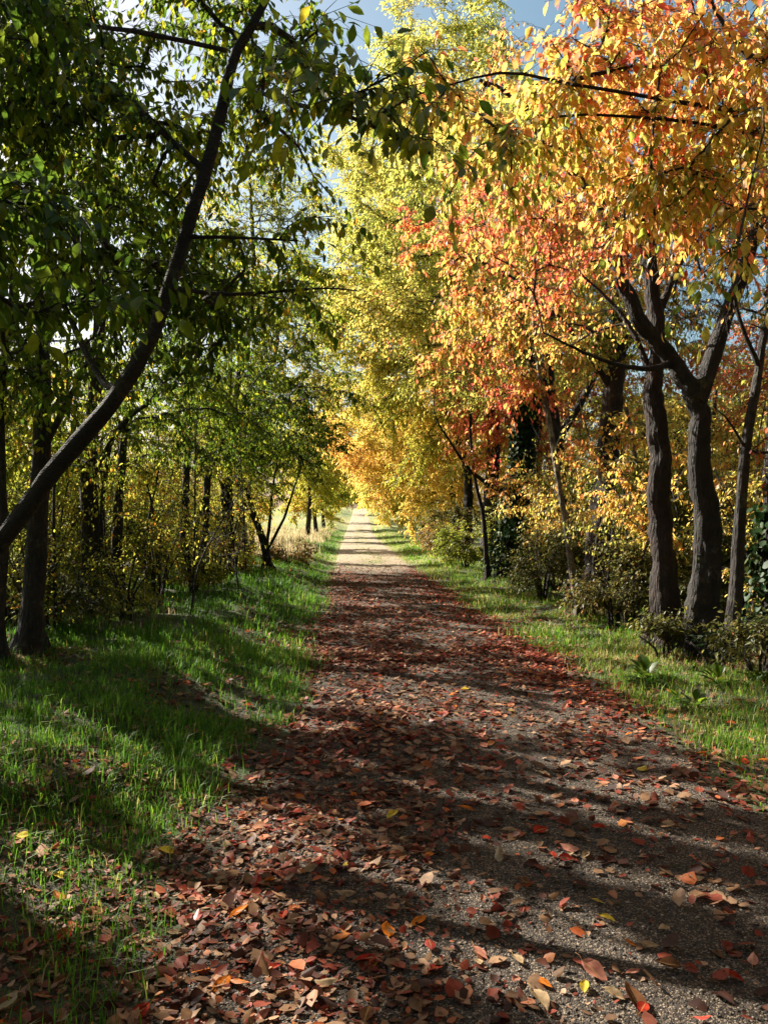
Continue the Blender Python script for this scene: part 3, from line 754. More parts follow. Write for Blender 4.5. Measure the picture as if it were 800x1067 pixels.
simple_tree('cherry_tree', 'short dark trunk just right of the stout one, on the left bank', 'tree', None, (127, 12.2),
    [(124, 600, 12.2), (122, 560, 12.2), (128, 470, 12.2), (140, 350, 12.3)], .11, .03,
    [((-3.6, 12.4, 4.3), (1.6, 1.6, 2.0)), ((-2.6, 12.2, 3.2), (1.1, 1.1, .9))], 130, LEFT, 16, ('bark', 'green'))
simple_tree('cherry_tree', 'slim dark trunk mid way along the left bank, by two leaning stems', 'tree', None, (190, 16),
    [(191, 580, 16), (193, 530, 16), (196, 460, 16), (205, 380, 16), (215, 260, 16)], .10, .03,
    [((-3.6, 16, 5.0), (2.0, 1.8, 2.4)), ((-2.3, 15.8, 3.6), (1.3, 1.3, 1.1)), ((-1.7, 15.2, 5.6), (1.1, 1.2, 1.1)), ((-1.3, 14.6, 3.7), (.8, .9, .6)), ((-1.1, 15, 7.0), (1.0, 1, .9))], 290, np_(LEFT, leaf=.09), 17, ('bark', 'green'),
    limbs=[([(191, 590, 16), (205, 550, 15.8), (218, 500, 15.6), (240, 440, 15.4)], .04, .012)])
simple_tree('cherry_tree', 'dark trunk under a low green spray, left of the forked small tree', 'tree', None, (214, 18.4),
    [(213, 580, 18.4), (214, 545, 18.4), (218, 470, 18.4), (226, 380, 18.4), (236, 280, 18.4)], .10, .03,
    [((-3.7, 18.4, 5.0), (2.0, 1.8, 2.6)), ((-2.2, 18.2, 3.8), (1.4, 1.3, 1.2)), ((-1.5, 17.6, 4.6), (.9, 1, .9)), ((-1.4, 18, 6.6), (1.2, 1.2, 1.1)), ((-.9, 17.4, 4.1), (.8, .9, .7)), ((-1.0, 17.2, 5.2), (.7, .9, .6)), ((-.45, 17.6, 3.95), (.7, .8, .45))], 350, np_(LEFT, leaf=.09, tint=.5), 18, ('bark', 'green'))
simple_tree('hawthorn_tree', 'small forked tree with bare spreading stems where the left trees end', 'tree', None, (279, 20.5),
    [(278, 585, 20.5), (276, 570, 20.5), (268, 545, 20.5), (255, 505, 20.4), (240, 460, 20.3)], .12, .02,
    [((-2.9, 20.4, 3.3), (1.5, 1.5, 1.2)), ((-2.3, 20.2, 4.3), (1.3, 1.3, 1.2)), ((-3.7, 20.6, 3.6), (1.2, 1.2, 1.4))], 200, np_(LEFT, leaf=.075, tint=.56, twigs=4), 19, ('lichen', 'green'),
    limbs=[([(277, 575, 20.5), (281, 545, 20.5), (284, 510, 20.5), (292, 460, 20.5)], .06, .015), ([(279, 572, 20.5), (296, 540, 20.3), (306, 510, 20.2), (322, 462, 20.1)], .05, .015),
           ([(271, 555, 20.5), (258, 530, 20.7), (244, 505, 20.8), (225, 470, 20.9)], .04, .012)])
# narrow tree that throws the single broad shadow over the sunlit path
simple_tree('hornbeam_tree', 'narrow dense green tree behind the forked one at the field edge', 'tree', None, (262, 29.5),
    [(262, 560, 29.5), (262, 480, 29.5), (262, 400, 29.5)], .13, .03,
    [((-5.0, 29.5, 3.0), (.8, .8, 1.9)), ((-5.0, 29.5, 5.0), (.9, .8, 1.6))], 120, np_(LEFT, leaf=.12, tint=.6, twigs=4), 20, ('bark', 'lime'))

# thin saplings between the left trunks
rs = np.random.default_rng(301)
sap_l = [(60, 9.2, 'bent bare sapling between the upright trunk and the stout trunk'), (150, 12.6, 'thin sapling right of the short dark trunk'), (168, 13.4, 'leaning bare sapling, first stem right of the short trunk'),
         (178, 14.5, 'crooked sapling in front of the slim mid bank trunk'), (235, 18.8, 'thin upright sapling left of the forked small tree'), (82, 13.5, 'twiggy sapling behind the stout left trunk'), (14, 10.5, 'thin sapling behind the left edge trunk'),
         (252, 21.8, 'spindly sapling in dry grass beside the forked tree'), (112, 15.5, 'distant sapling seen past the short dark trunk')]
gl, gr = [], []
for i in range(16): gl.append((rs.uniform(5, 260), rs.uniform(8.5, 21), 'thin bare understorey stem among the left trees'))
for i, (px, d, lab) in enumerate([q for q in gl if (q[0] - CX) / F * q[1] < edge_l(q[1]) - 1.5]):
    x = (px - CX) / F * d; b = G(x, d); ln = rs.uniform(-.9, .9); hh = rs.uniform(1.8, 3.6)
    build_tree('understorey_stem', lab, 'sapling', 'bare stems among the left trees', b, [([b, b + [ln * .2, rs.uniform(-.2, .2), hh * .4], b + [ln * .55, rs.uniform(-.4, .4), hh * .75], b + [ln, rs.uniform(-.4, .4), hh]], rs.uniform(.012, .028), .006)],
        [(b + np.array([ln * .5, 0, hh * .65]), (.8, .7, hh * .35))], 22, np_(LEFT, leaf=.06, tint=.66, twigs=2, keep=.45, bare=.12), 350 + i, ('bark', 'lime'), flare=.1)
for i, (px, d, lab) in enumerate(sap_l):
    x = (px - CX) / F * d; b = G(x, d); ln = rs.uniform(-.6, .9); hh = rs.uniform(2.2, 3.2)
    build_tree('sapling', lab, 'sapling', 'thin saplings among the left trees', b, [([b, b + [ln * .25, rs.uniform(-.2, .2), hh * .4], b + [ln * .6, rs.uniform(-.4, .4), hh * .75], b + [ln, rs.uniform(-.4, .4), hh]], .03, .008)],
        [(b + np.array([ln * .6, 0, hh * .85]), (.7, .7, .8))], 26, np_(LEFT, leaf=.07, tint=.62, twigs=3, keep=.7, bare=.2), 310 + i, ('bark', 'lime'), flare=.1)

# --- right side
def thin_limbs(q):
    rr = np.random.default_rng(9).random(len(q))
    c = np.sin(q[:, 0] * 3.1 + q[:, 2] * 2) + np.sin(q[:, 1] * 2.7 - q[:, 2] * 2.4)
    inb = smooth(2.0, 2.7, q[:, 0]) * smooth(5.2, 4.6, q[:, 2]) * smooth(6.5, 7.3, q[:, 1]) * smooth(10.4, 9.6, q[:, 1])
    return rr > inb * np.where(c > -.2, .93, .55)
RT = np_(NEAR, leaf=.066, twigs=5, thr=-.05, hi=True, tint=.57, spread=.19, clump=.42, leaf_gap=.042, keep=.62, clear=thin_limbs)
def redder(pos): return -.14 * smooth(4.2, 6.5, pos[:, 2]) + .05 * np.sin(pos[:, 0] * 2)
simple_tree('cherry_tree', 'thick lichened cherry trunk forking at head height, right of its twin', 'tree', None, (738, 8.7),
    [(731, 640, 8.7), (738, 560, 8.7), (729, 480, 8.7), (730, 430, 8.7), (714, 395, 8.7), (695, 368, 8.7), (668, 335, 8.65), (648, 292, 8.6), (634, 240, 8.55), (622, 205, 8.5), (592, 172, 8.3), (565, 140, 8.0), (545, 105, 7.7), (500, 82, 7.4)], .175, .02,
    [((2.9, 8.3, 5.4), (2.0, 1.7, 1.9)), ((1.7, 7.6, 5.2), (1.2, 1.2, 1.2)), ((4.4, 8.6, 5.2), (1.6, 1.6, 1.8))], 300, np_(RT, tint_fn=redder, bare=.3), 21, ('lichen', 'fire'),
    limbs=[([(724, 418, 8.7), (742, 375, 8.75), (757, 330, 8.8), (772, 290, 8.9), (800, 200, 9), (830, 80, 9)], .12, .03),
           ([(700, 378, 8.7), (676, 384, 8.5), (640, 379, 8.3), (600, 363, 8.1), (566, 346, 7.9)], .04, .008),
           ([(640, 265, 8.6), (655, 215, 8.6), (690, 150, 8.7), (720, 60, 8.8)], .05, .012)], flare=.9)
simple_tree('cherry_tree', 'straight reddish trunk, left one of the twin trunks on the right bank', 'tree', None, (694, 9.2),
    [(693, 620, 9.2), (686, 540, 9.2), (687, 470, 9.2), (680, 415, 9.2), (684, 340, 9.3), (676, 250, 9.3), (690, 120, 9.4), (680, 0, 9.5)], .165, .04,
    [((3.6, 9.6, 6.0), (2.0, 1.7, 2.0)), ((2.6, 9.6, 4.6), (1.3, 1.2, 1.1)), ((4.8, 10, 4.6), (1.3, 1.2, 1.4))], 230, np_(RT, tint_fn=redder, bare=.45), 22, ('redbark', 'fire'),
    limbs=[([(683, 400, 9.2), (650, 330, 9.4), (600, 280, 9.6)], .05, .012), ([(684, 330, 9.3), (720, 250, 9.6), (770, 180, 9.9)], .06, .015)], flare=.9)
simple_tree('cherry_tree', 'thin dark trunk leaning right, just right of the twin trunks', 'tree', None, (762, 8.3),
    [(766, 600, 8.3), (772, 520, 8.3), (780, 450, 8.3), (791, 380, 8.35), (803, 310, 8.4), (815, 180, 8.6)], .085, .025,
    [((4.4, 8.4, 5.2), (1.3, 1.2, 1.6)), ((4.1, 8.0, 2.3), (.5, .5, .4), .5)], 100, np_(RT, tint=.36), 23, ('bark', 'fire'),
    limbs=[([(778, 470, 8.3), (760, 440, 8.2), (745, 425, 8.1)], .02, .006), ([(790, 380, 8.3), (770, 330, 8.2), (760, 270, 8.2)], .03, .01)])
oak = simple_tree('oak_tree', 'mossy trunk at the right border behind the thin leaning one', 'tree', None, (806, 9.0),
    [(805, 600, 9), (803, 500, 9), (808, 400, 9), (815, 250, 9)], .13, .04, [((5.2, 9.2, 5.2), (1.5, 1.4, 1.9)), ((4.6, 8.8, 3.3), (.7, .7, .7))], 110, np_(RT, tint=.5), 24, ('lichen', 'fire'))
b = G(4.3, 4.7)
build_tree('cherry_tree', 'orange cherry outside the right border, its thin boughs reaching across the top', 'tree', None, b,
    [([b, V3(4.2, 4.7, 1.5), V3(4.0, 4.75, 2.8), V3(3.5, 4.8, 3.9), V3(3.0, 4.8, 4.9), V3(2.4, 4.9, 5.8)], .13, .04),
     ([V3(3.6, 4.8, 3.7)] + [P(*q) for q in [(880, 130, 4.9), (800, 119, 4.9), (700, 103, 4.9), (600, 86, 4.8), (520, 74, 4.7), (440, 95, 4.5)]], .024, .005),
     ([V3(3.9, 4.75, 3.2)] + [P(*q) for q in [(900, 150, 5.0), (800, 138, 5.0), (690, 122, 5.0), (580, 120, 5.0), (500, 150, 5.0)]], .022, .005),
     ([V3(4.1, 4.72, 2.3)] + [P(*q) for q in [(920, 240, 5.4), (800, 217, 5.5), (700, 222, 5.6), (620, 240, 5.6)]], .02, .005),
     ([V3(3.0, 4.8, 4.9)] + [P(*q) for q in [(800, 60, 5.1), (752, 20, 5.2), (720, -60, 5.2)]], .04, .015)],
    [((1.6, 4.9, 4.1), (1.4, .9, .75)), ((.75, 4.6, 4.2), (.7, .7, .55)), ((2.8, 5.0, 4.6), (1.2, 1, .9)), ((1.7, 5.2, 3.5), (.7, .6, .35))], 185,
    np_(RT, tint=.55, hi=True, leaf=.08, keep=.66, tint_fn=lambda q: -.12 * smooth(4.0, 5.2, q[:, 2])), 25, ('cherry', 'fire'),
    extra_targets=[P(*q) for q in [(425, 90, 4.5), (450, 60, 4.6), (480, 100, 4.6), (410, 110, 4.4), (770, 250, 3.6), (760, 262, 3.6), (520, 150, 5), (560, 120, 4.9)]])
simple_tree('cherry_tree', 'tall reddish trunk wrapped by bare vines in the middle of the right bank', 'tree', None, (618, 13.2),
    [(622, 600, 13.2), (628, 530, 13.2), (634, 460, 13.2), (640, 400, 13.2), (646, 320, 13.3), (640, 200, 13.4), (650, 60, 13.6)], .24, .06,
    [((3.4, 13.4, 6.6), (2.4, 2.2, 2.6)), ((2.2, 12.8, 4.4), (1.6, 1.5, 1.2)), ((4.6, 13.6, 4.6), (1.4, 1.4, 1.3)), ((1.5, 12.6, 6.4), (1.3, 1.3, 1.4)), ((3.6, 12.6, 3.0), (.7, .8, .5), 1.2)], 335, np_(RT, leaf=.095, tint_fn=redder, bare=.4), 26, ('redbark', 'fire'),
    limbs=[([(640, 410, 13.2), (600, 350, 12.9), (550, 300, 12.6), (500, 270, 12.4)], .06, .015), ([(640, 380, 13.2), (680, 320, 13.4), (720, 260, 13.6)], .06, .015),
           ([(616, 625, 13.0), (622, 560, 12.95), (640, 510, 13.0), (625, 470, 13.0), (642, 420, 13.05)], .03, .012)], flare=.4)
simple_tree('birch_tree', 'slim pale trunk leaning left in front of the vine wrapped tree', 'tree', None, (603, 12.0),
    [(597, 600, 12), (588, 540, 12), (580, 490, 12), (572, 440, 12), (562, 390, 12), (556, 320, 12), (560, 220, 12.1)], .06, .022,
    [((2.2, 12, 5.6), (1.3, 1.2, 1.5)), ((2.6, 12, 3.9), (.8, .8, .6))], 110, np_(RT, leaf=.085, tint=.5), 27, ('pale', 'fire'))
simple_tree('birch_tree', 'second pale stem standing close behind the vine wrapped trunk', 'tree', None, (650, 13.9),
    [(655, 580, 13.9), (664, 520, 13.9), (656, 440, 13.9), (640, 380, 14), (650, 250, 14)], .06, .02,
    [((4.2, 14, 5.4), (1.2, 1.2, 1.4))], 70, np_(RT, leaf=.09, tint=.55), 28, ('pale', 'fire'))

# ivy
def ivy_clad(root, spine, r, seed, n=5200, zmax=6.):
    rr = np.random.default_rng(seed); q = resample(spine, .1, rr)
    i = rr.integers(0, len(q), n); base = np.array(root.location)
    an = rr.uniform(0, 6.283, n); lump = .6 + .8 * np.abs(np.sin(q[i][:, 2] * 2.3 + an)) * (.5 + .5 * np.sin(q[i][:, 2] * 1.1 + 1))
    d = np.stack([np.cos(an), np.sin(an), np.zeros(n)], -1)
    pos = q[i] + d * (r * lump * rr.uniform(.55, 1.15, n))[:, None] + rr.normal(0, .05, (n, 3))
    a = nrm(d * .4 + [0, 0, -.8] + rr.normal(0, .4, (n, 3))); up = nrm(d + [0, 0, .5] + rr.normal(0, .3, (n, 3)))
    k = pos[:, 2] > .1
    V, fs, rep, ac = leaf_geo(pos[k] - base, a[k], up[k], rr.uniform(.07, .13, k.sum()), rr.uniform(.7, 1, k.sum()), rr.uniform(0, .3, k.sum()), rr.uniform(0, .2, k.sum()))
    add_mesh('ivy', V, fs, M['ivy'], root, tint=np.clip(rr.normal(.45, .25, k.sum()), 0, 1)[rep])
iv = [(532, 590, 19.5), (538, 540, 19.5), (543, 480, 19.5), (548, 430, 19.5), (553, 390, 19.5), (556, 330, 19.5), (560, 200, 19.6), (556, 90, 19.7)]
rt = simple_tree('ash_tree', 'dark ivy covered trunk where the right bank meets the path', 'tree', None, (530, 19.5), iv, .25, .06,
    [((3.0, 19.6, 8.2), (2.6, 2.4, 3.2)), ((1.8, 19, 6.0), (1.6, 1.6, 1.6)), ((4.6, 19.8, 6.2), (1.8, 1.8, 1.8)), ((.1, 18.6, 6.3), (1.3, 1.2, 1.1))], 300, np_(RT, leaf=.10, tint=.6, leaf_gap=.065), 29, ('bark', 'fire'),
    limbs=[([(536, 520, 19.5), (515, 508, 19.2), (490, 490, 18.9), (470, 462, 18.6), (456, 440, 18.4)], .07, .02), ([(553, 380, 19.5), (530, 330, 19.2), (500, 290, 19)], .07, .02)])
ivy_clad(oak, [P(806, 660, 9), P(805, 600, 9), P(804, 530, 9)], .2, 43, 650)
ivy_clad(rt, [P(*q) for q in [(530, 606, 19.5)] + iv[:5]], .48, 41)
simple_tree('cherry_tree', 'thin bare stem rising just left of the ivy covered trunk', 'tree', None, (508, 19.2),
    [(506, 570, 19.2), (502, 530, 19.2), (495, 500, 19.2), (490, 440, 19.2), (500, 360, 19.2)], .065, .02,
    [((2.0, 19.0, 3.1), (.8, .8, .35)), ((2.2, 19, 5.2), (1.3, 1.3, 1.0))], 55, np_(RT, leaf=.11, tint=.34), 30, ('bark', 'fire'))

sap_r = [(665, 10.6, 'pale sapling in undergrowth left of the twin trunks'), (650, 11.5, 'twiggy sapling right of the vine wrapped trunk'), (575, 16, 'thin sapling between the ivy trunk and the pale leaning trunk'), (560, 17.5, 'bent sapling beside the ivy covered trunk'),
         (785, 9.8, 'sapling between the thin leaning trunk and the right border'), (712, 11.5, 'sapling seen between the twin trunks'), (590, 14.5, 'straight sapling behind the pale leaning trunk')]
for i, (px, d, lab) in enumerate(sap_r):
    x = (px - CX) / F * d; b = G(x, d); ln = rs.uniform(-.7, .7); hh = rs.uniform(2.2, 3.4)
    build_tree('sapling', lab, 'sapling', 'thin saplings among the right trees', b, [([b, b + [ln * .25, rs.uniform(-.2, .2), hh * .4], b + [ln * .6, rs.uniform(-.4, .4), hh * .75], b + [ln, rs.uniform(-.4, .4), hh]], .03, .008)],
        [(b + np.array([ln * .6, 0, hh * .8]), (.8, .8, .9))], 24, np_(RT, leaf=.08, tint=.5, twigs=3, keep=.8, bare=.2), 330 + i, ('pale' if i % 2 == 0 else 'bark', 'gold'), flare=.1)

for i in range(24): gr.append((rs.uniform(540, 800), rs.uniform(9, 20), ''))
for i, (px, d, lab) in enumerate([q for q in gr if (q[0] - CX) / F * q[1] > edge_r(q[1]) + 1.5]):
    x = (px - CX) / F * d; b = G(x, d); ln = rs.uniform(-1, .9); hh = rs.uniform(1.8, 3.8)
    build_tree('understorey_stem', 'thin bare understorey stem among the right trees', 'sapling', 'bare stems among the right trees', b, [([b, b + [ln * .2, rs.uniform(-.2, .2), hh * .4], b + [ln * .55, rs.uniform(-.4, .4), hh * .75], b + [ln, rs.uniform(-.4, .4), hh]], rs.uniform(.012, .03), .006)],
        [(b + np.array([ln * .5, 0, hh * .6]), (.8, .7, hh * .4))], 26, np_(RT, leaf=.06, tint=.72, twigs=2, keep=.5, bare=.12), 380 + i, ('pale' if i % 3 == 0 else 'bark', 'gold'), flare=.1)

# ------------------------------------------------------------------ bushes
def bush(name, label, cat, group, x, y, rx, ry, h, n, p, seed, mat, stems=6):
    rr = np.random.default_rng(seed); b = G(x, y)
    sp = []
    for k in range(stems):
        an = 6.283 * k / stems + rr.uniform(-.4, .4); e = b + np.array([math.cos(an) * rx * .65, math.sin(an) * ry * .65, h * rr.uniform(.55, .9)])
        m_ = b + (e - b) * [.35, .35, .55]
        sp.append(([b + [math.cos(an) * .05, math.sin(an) * .05, 0], m_, e], .018 + .006 * h, .006))
    root = empty(name, b); 
    bpy.data.objects.remove(root)
    r = build_tree(name, label, cat, group, b, sp, [(b + np.array([0, 0, h * .52]), (rx, ry, h * .5))], n, dict(p, bare=.1, crown_name='foliage'), seed, ('twig', mat), flare=0)
    for c in r.children:
        if c.name.startswith(('trunk', 'branch')): c.name = 'stem'
    return r
BU = dict(leaf=.06, leaf_gap=.05, twigs=4, twig_len=(.15, .4), hang=.5, droop=.15, along=2, tip_r=.003, max_r=.02, spread=.18, clump=.2, lift=.1)
bl = [(655, 11.2, .8, .6, 1.0, 'olive', .45, 'dull bramble bush in the gap left of the twin trunks'), (615, 12.0, .5, .4, .6, 'olive', .6, 'low brown bramble at the foot of the pale leaning trunk'),
      (578, 15.5, .8, .7, 1.3, 'olive', .35, 'green bramble bush right of the ivy covered trunk'), (690, 8.6, .45, .3, .45, 'olive', .55, 'low bramble at the feet of the twin trunks'),
      (742, 7.9, .35, .3, .35, 'ivy', .6, 'low glossy ivy plant before the forking trunk'), (790, 7.2, .5, .4, .6, 'olive', .35, 'leafy bramble at the right border of the bank'),
      (725, 10.6, .8, .6, 1.3, 'olive', .5, 'tall bramble behind the forking trunk'), (485, 23, .9, .9, 1.5, 'lime', .35, 'pale green bush at the path corner left of the ivy trunk'),
      (640, 14.5, 1.0, .8, 1.5, 'olive', .45, 'broad bush behind the vine wrapped trunk'), (470, 27.5, 1.1, 1.2, 2.2, 'olive', .7, 'greyish twiggy bush beyond the pale green bush'),
      (790, 11, .9, .8, 1.8, 'olive', .4, 'tall bush behind the right border trunk'), (560, 21.5, 1.1, 1, 2.0, 'lime', .3, 'green bush behind the ivy covered trunk'),
      (680, 13, 1.0, .9, 2.4, 'lime', .45, 'tall yellow green bush seen left of the straight reddish trunk'), (715, 13.5, .8, .8, 2.6, 'lime', .6, 'yellowish bush filling the gap between the twin trunks'), (760, 12.5, .9, .9, 2.6, 'olive', .5, 'tall olive bush between the forking trunk and the thin leaning one'),
      (610, 17.5, 1.0, .9, 2.8, 'lime', .5, 'tall yellow green bush between the pale trunk and the vine wrapped trunk'), (585, 18.5, .9, .9, 2.2, 'olive', .35, 'dark green bush just right of the ivy trunk foot'), (660, 17, 1.2, 1, 3.0, 'gold', .7, 'tall golden green bush deep in the wood right of the vine wrapped trunk')]
for i, (px, d, rx, ry, h, mt, tn, lab) in enumerate(bl):
    bush('bramble_bush' if 'bramble' in lab else ('ivy_plant' if 'ivy plant' in lab else 'bush'), lab, 'bush', None, (px - CX) / F * d, d, rx, ry, h, int(34 + 50 * rx * h), np_(BU, tint=tn, leaf=.05 + .0015 * d), 500 + i, mt)
bl = [(55, 8.9, .7, .6, .9, 'olive', .4, 'twiggy bush at the foot of the upright left trunk'), (145, 11.6, .6, .5, .7, 'lime', .45, 'light bush right of the stout left trunk'), (120, 14, 1, .9, 1.6, 'lime', .35, 'light green bush behind the short dark trunk'),
      (232, 17, .7, .6, .9, 'olive', .65, 'brownish bush left of the forked small tree'), (205, 15, .5, .5, .7, 'lime', .3, 'green bush at the foot of the slim mid bank trunk'), (10, 11, 1, .9, 1.7, 'lime', .45, 'light green bush behind the left edge trunk'),
      (300, 22.5, .8, .8, .8, 'olive', .75, 'low brown bush right of the forked small tree'), (170, 19, 1.2, 1.1, 2.0, 'lime', .3, 'yellow green bush deep behind the left trees')]
for i, (px, d, rx, ry, h, mt, tn, lab) in enumerate(bl):
    bush('bush', lab, 'bush', None, (px - CX) / F * d, d, rx, ry, h, int(34 + 50 * rx * h), np_(BU, tint=tn, leaf=.05 + .0015 * d), 540 + i, mt)

rw = np.random.default_rng(900)
def weed(x, y, sz, mat, tn, label, group):
    b = G(x, y, 0.); n = 26; an = rw.uniform(0, 6.28, n); el = rw.uniform(.15, 1.2, n); ln = sz * rw.uniform(.5, 1.1, n)
    d = np.stack([np.cos(an) * np.cos(el), np.sin(an) * np.cos(el), np.sin(el)], -1); st = rw.uniform(.1, .6, n)
    root = empty('weed_plant', b); tag(root, label, 'plant', group)
    pos = d * (sz * st)[:, None]
    V, fs, rep_, ac = leaf_geo(pos, d + [0, 0, -.15], np.stack([-d[:, 0], -d[:, 1], np.ones(n)], -1), ln * .8, rw.uniform(.35, .6, n), rw.uniform(.1, .4, n), rw.uniform(.1, .5, n), hi=True)
    add_mesh('leaves', V, fs, M[mat], root, tint=np.clip(rw.normal(tn, .12, n), 0, 1)[rep_])
    S = np.stack([np.zeros((n, 3)), pos * .5, pos], 1); V, f = tubes(S, np.full(n, .003), np.full(n, .002)); add_mesh('stalks', V, [f], M['grass'], root, tint=np.full(len(f), .5))
for px, py in [(705, 722), (722, 732), (785, 712), (748, 716), (672, 706)]:
    d = EYE * F / (py - HY) * .95; weed((px - CX) / F * d, d, rw.uniform(.14, .26), 'green', .35, 'broad leaved green weed before the twin trunks on the right bank', 'broad leaved weeds before the twin trunks')

# ------------------------------------------------------------------ farther trees
FAR = dict(fq=.9, thr=-.9, twig_geo=True, twigs=6, hang=.5, droop=.2, along=2, tip_r=.006, max_r=.09, spread=.13, clump=.2, leaf_gap=.1, twig_len=(.35, .9), twig_r=.005)
def far_tree(name, label, group, x, y, h, rx, low, mt, tn, seed, n=150, leaf=.17, bark='bark', dx=0.):
    b = G(x, y); rr = np.random.default_rng(seed)
    w = [b, b + [rr.uniform(-.2, .2), 0, h * .3], b + [dx * .4 + rr.uniform(-.3, .3), rr.uniform(-.3, .3), h * .6], b + [dx * .7 + rr.uniform(-.4, .4), 0, h * .9]]
    cz = (low + h) / 2
    el = [(b + np.array([dx * .5, 0, cz]), (rx, rx, (h - low) / 2))]
    if dx: el.append((b + np.array([dx, 0, low + (h - low) * .55]), (rx * .9, rx * .9, (h - low) * .32), rx * rx * (h - low) * .45))
    for k in range(4):
        an = rr.uniform(0, 6.28); el.append((b + np.array([math.cos(an) * rx * .6, math.sin(an) * rx * .6, rr.uniform(low + .2 * (h - low), h * .85)]), (rx * .55, rx * .55, (h - low) * .2)))
    lim = [([w[1], w[1] + [rr.uniform(-.4, .4) * rx, rr.uniform(-.4, .4) * rx, h * .2], w[1] + [rr.uniform(-.7, .7) * rx, rr.uniform(-.6, .6) * rx, h * .42]], h * .009, .02) for k in range(3)]
    return build_tree(name, label, 'tree', group, b, [(w, .012 * h + .05, .03)] + lim, el, n, np_(FAR, tint=tn, leaf=leaf, bare=.2, leaf_gap=max(.06, leaf * .55)), seed, (bark, mt), flare=.3)

# the tall golden tree over the path and the row of the right side
far_tree('poplar_tree', 'tall yellow green tree towering over the path behind the ivy trunk', None, 3.4, 25.5, 19.5, 3.6, 3.0, 'gold', .7, 601, 620, .12, dx=-2.6)
far_tree('maple_tree', 'red orange tree just beyond the ivy trunk', None, 4.4, 23.5, 9.5, 2.8, 2.2, 'fire', .28, 602, 200, .14)
far_tree('maple_tree', 'golden orange tree arching low over the sunlit part of the path', None, 3.0, 33, 9.5, 3.0, .8, 'gold', .36, 603, 360, .115, dx=-3.2)
far_tree('lime_tree', 'yellow green tree arching over the path in front of the golden tree', None, 3.0, 28, 12.5, 2.6, 2.6, 'lime', .72, 604, 380, .11, dx=-3.8)
far_tree('lime_tree', 'green tree leaning over the path beyond the small forked tree', None, -4.4, 24.5, 10.5, 2.0, 2.6, 'lime', .6, 605, 300, .10, dx=1.7)
far_tree('beech_tree', 'leafy olive and gold tree whose high boughs meet over the path', None, 3.6, 16.5, 10.5, 2.2, 3.6, 'gold', .72, 606, 340, .085, dx=-2.9)
R_ROW = [(4.8, 30, 11, 2.8, 'gold', .5), (2.6, 40, 9.5, 3.0, 'gold', .4), (2.3, 48, 10, 3.2, 'lime', .6), (1.6, 57, 10.5, 3.2, 'gold', .55), (1.3, 68, 11, 3.4, 'gold', .6), (.5, 82, 11, 3.5, 'gold', .4), (-.6, 98, 12, 3.6, 'gold', .6), (-1.5, 118, 12, 3.6, 'gold', .5)]
for i, (x, y, h, rx, mt, tn) in enumerate(R_ROW):
    far_tree('maple_tree', 'golden autumn tree in the far row along the right side of the path', 'golden trees in the far right row', x + 1.2, y, h, rx, .5, mt, tn, 610 + i, 260, .08 + .0022 * y, dx=-3.0)
L_ROW = [(-7.6, 41, 9.5, 2.6, 'lime', .55), (-7.0, 52, 10.5, 2.8, 'lime', .7), (-6.6, 64, 11, 3, 'lime', .5), (-7.6, 78, 12, 3.2, 'lime', .65), (-9.6, 95, 12, 3.4, 'lime', .6), (-11, 118, 12, 3.6, 'gold', .7)]
for i, (x, y, h, rx, mt, tn) in enumerate(L_ROW):
    far_tree('field_maple', 'yellow green tree in the far row along the left side of the path', 'yellow green trees in the far left row', x if y < 50 else float(edge_l(y)) - 2.2, y, h, rx, .6, mt, tn, 630 + i, 210, .08 + .0025 * y, dx=.8)
END = [(-9, 175, 12, 4), (-3, 178, 11, 4), (3, 172, 13, 4.5), (-16, 180, 13, 4.5)]
for i, (x, y, h, rx) in enumerate(END):
    far_tree('field_maple', 'hazy pale tree closing the view where the path ends', 'trees at the end of the path', x, y, h, rx, .1, 'lime', .7, 640 + i, 240, .5)
# second row behind the left bank, then the hedge across the field
for i, (x, y, h, rx, tn) in enumerate([(-6.0, 9.5, 4.8, 1.6, .45), (-6.6, 13, 3.6, 1.7, .55), (-6.2, 15.5, 5.0, 1.6, .5), (-6.6, 18.5, 3.4, 1.8, .5), (-6.0, 21.5, 4.8, 1.6, .6), (-6.8, 24.5, 3.2, 1.7, .6), (-5.8, 26.5, 2.8, 1.2, .7),
        (-8.6, 12, 3.2, 1.7, .6), (-8.8, 16.5, 3.4, 1.8, .7), (-8.9, 21.5, 3.4, 1.8, .5), (-8.6, 27, 3.2, 1.6, .65), (-9.5, 33, 3.4, 1.9, .6)]):
    far_tree('hazel_tree', 'loose yellow green hazel in the back row behind the left trunks', 'hazels behind the left trunks', x, y, h, rx, .3, 'lime', tn, 650 + i, 190, .066)
for i, (x, y, h, rx, tn) in enumerate([(-4.6, 9.6, 1.9, .8, .5), (-5.0, 11.6, 2.4, .9, .6), (-4.9, 13.6, 2.2, .9, .45), (-4.7, 15.2, 2.3, .9, .65), (-5.1, 17.2, 2.5, 1., .5), (-4.6, 19.4, 2.0, .9, .6), (-4.4, 21.8, 1.9, .9, .7), (-4.7, 23.6, 2.1, 1., .55), (-5.3, 8.2, 2.3, .9, .6)]):
    bush('hazel_shrub', 'fine leaved yellow green shrub filling the gaps under the left trees', 'shrub', 'shrubs under the left trees', x, y, rx, rx * .9, h, 105, np_(BU, tint=tn, leaf=.058, keep=.9), 800 + i, 'lime', stems=7)
far_tree('lime_tree', 'tall loose green tree rising behind the left bank trees', None, -4.3, 21.2, 12.5, 2.0, 4.2, 'lime', .55, 607, 300, .085, dx=1.4)
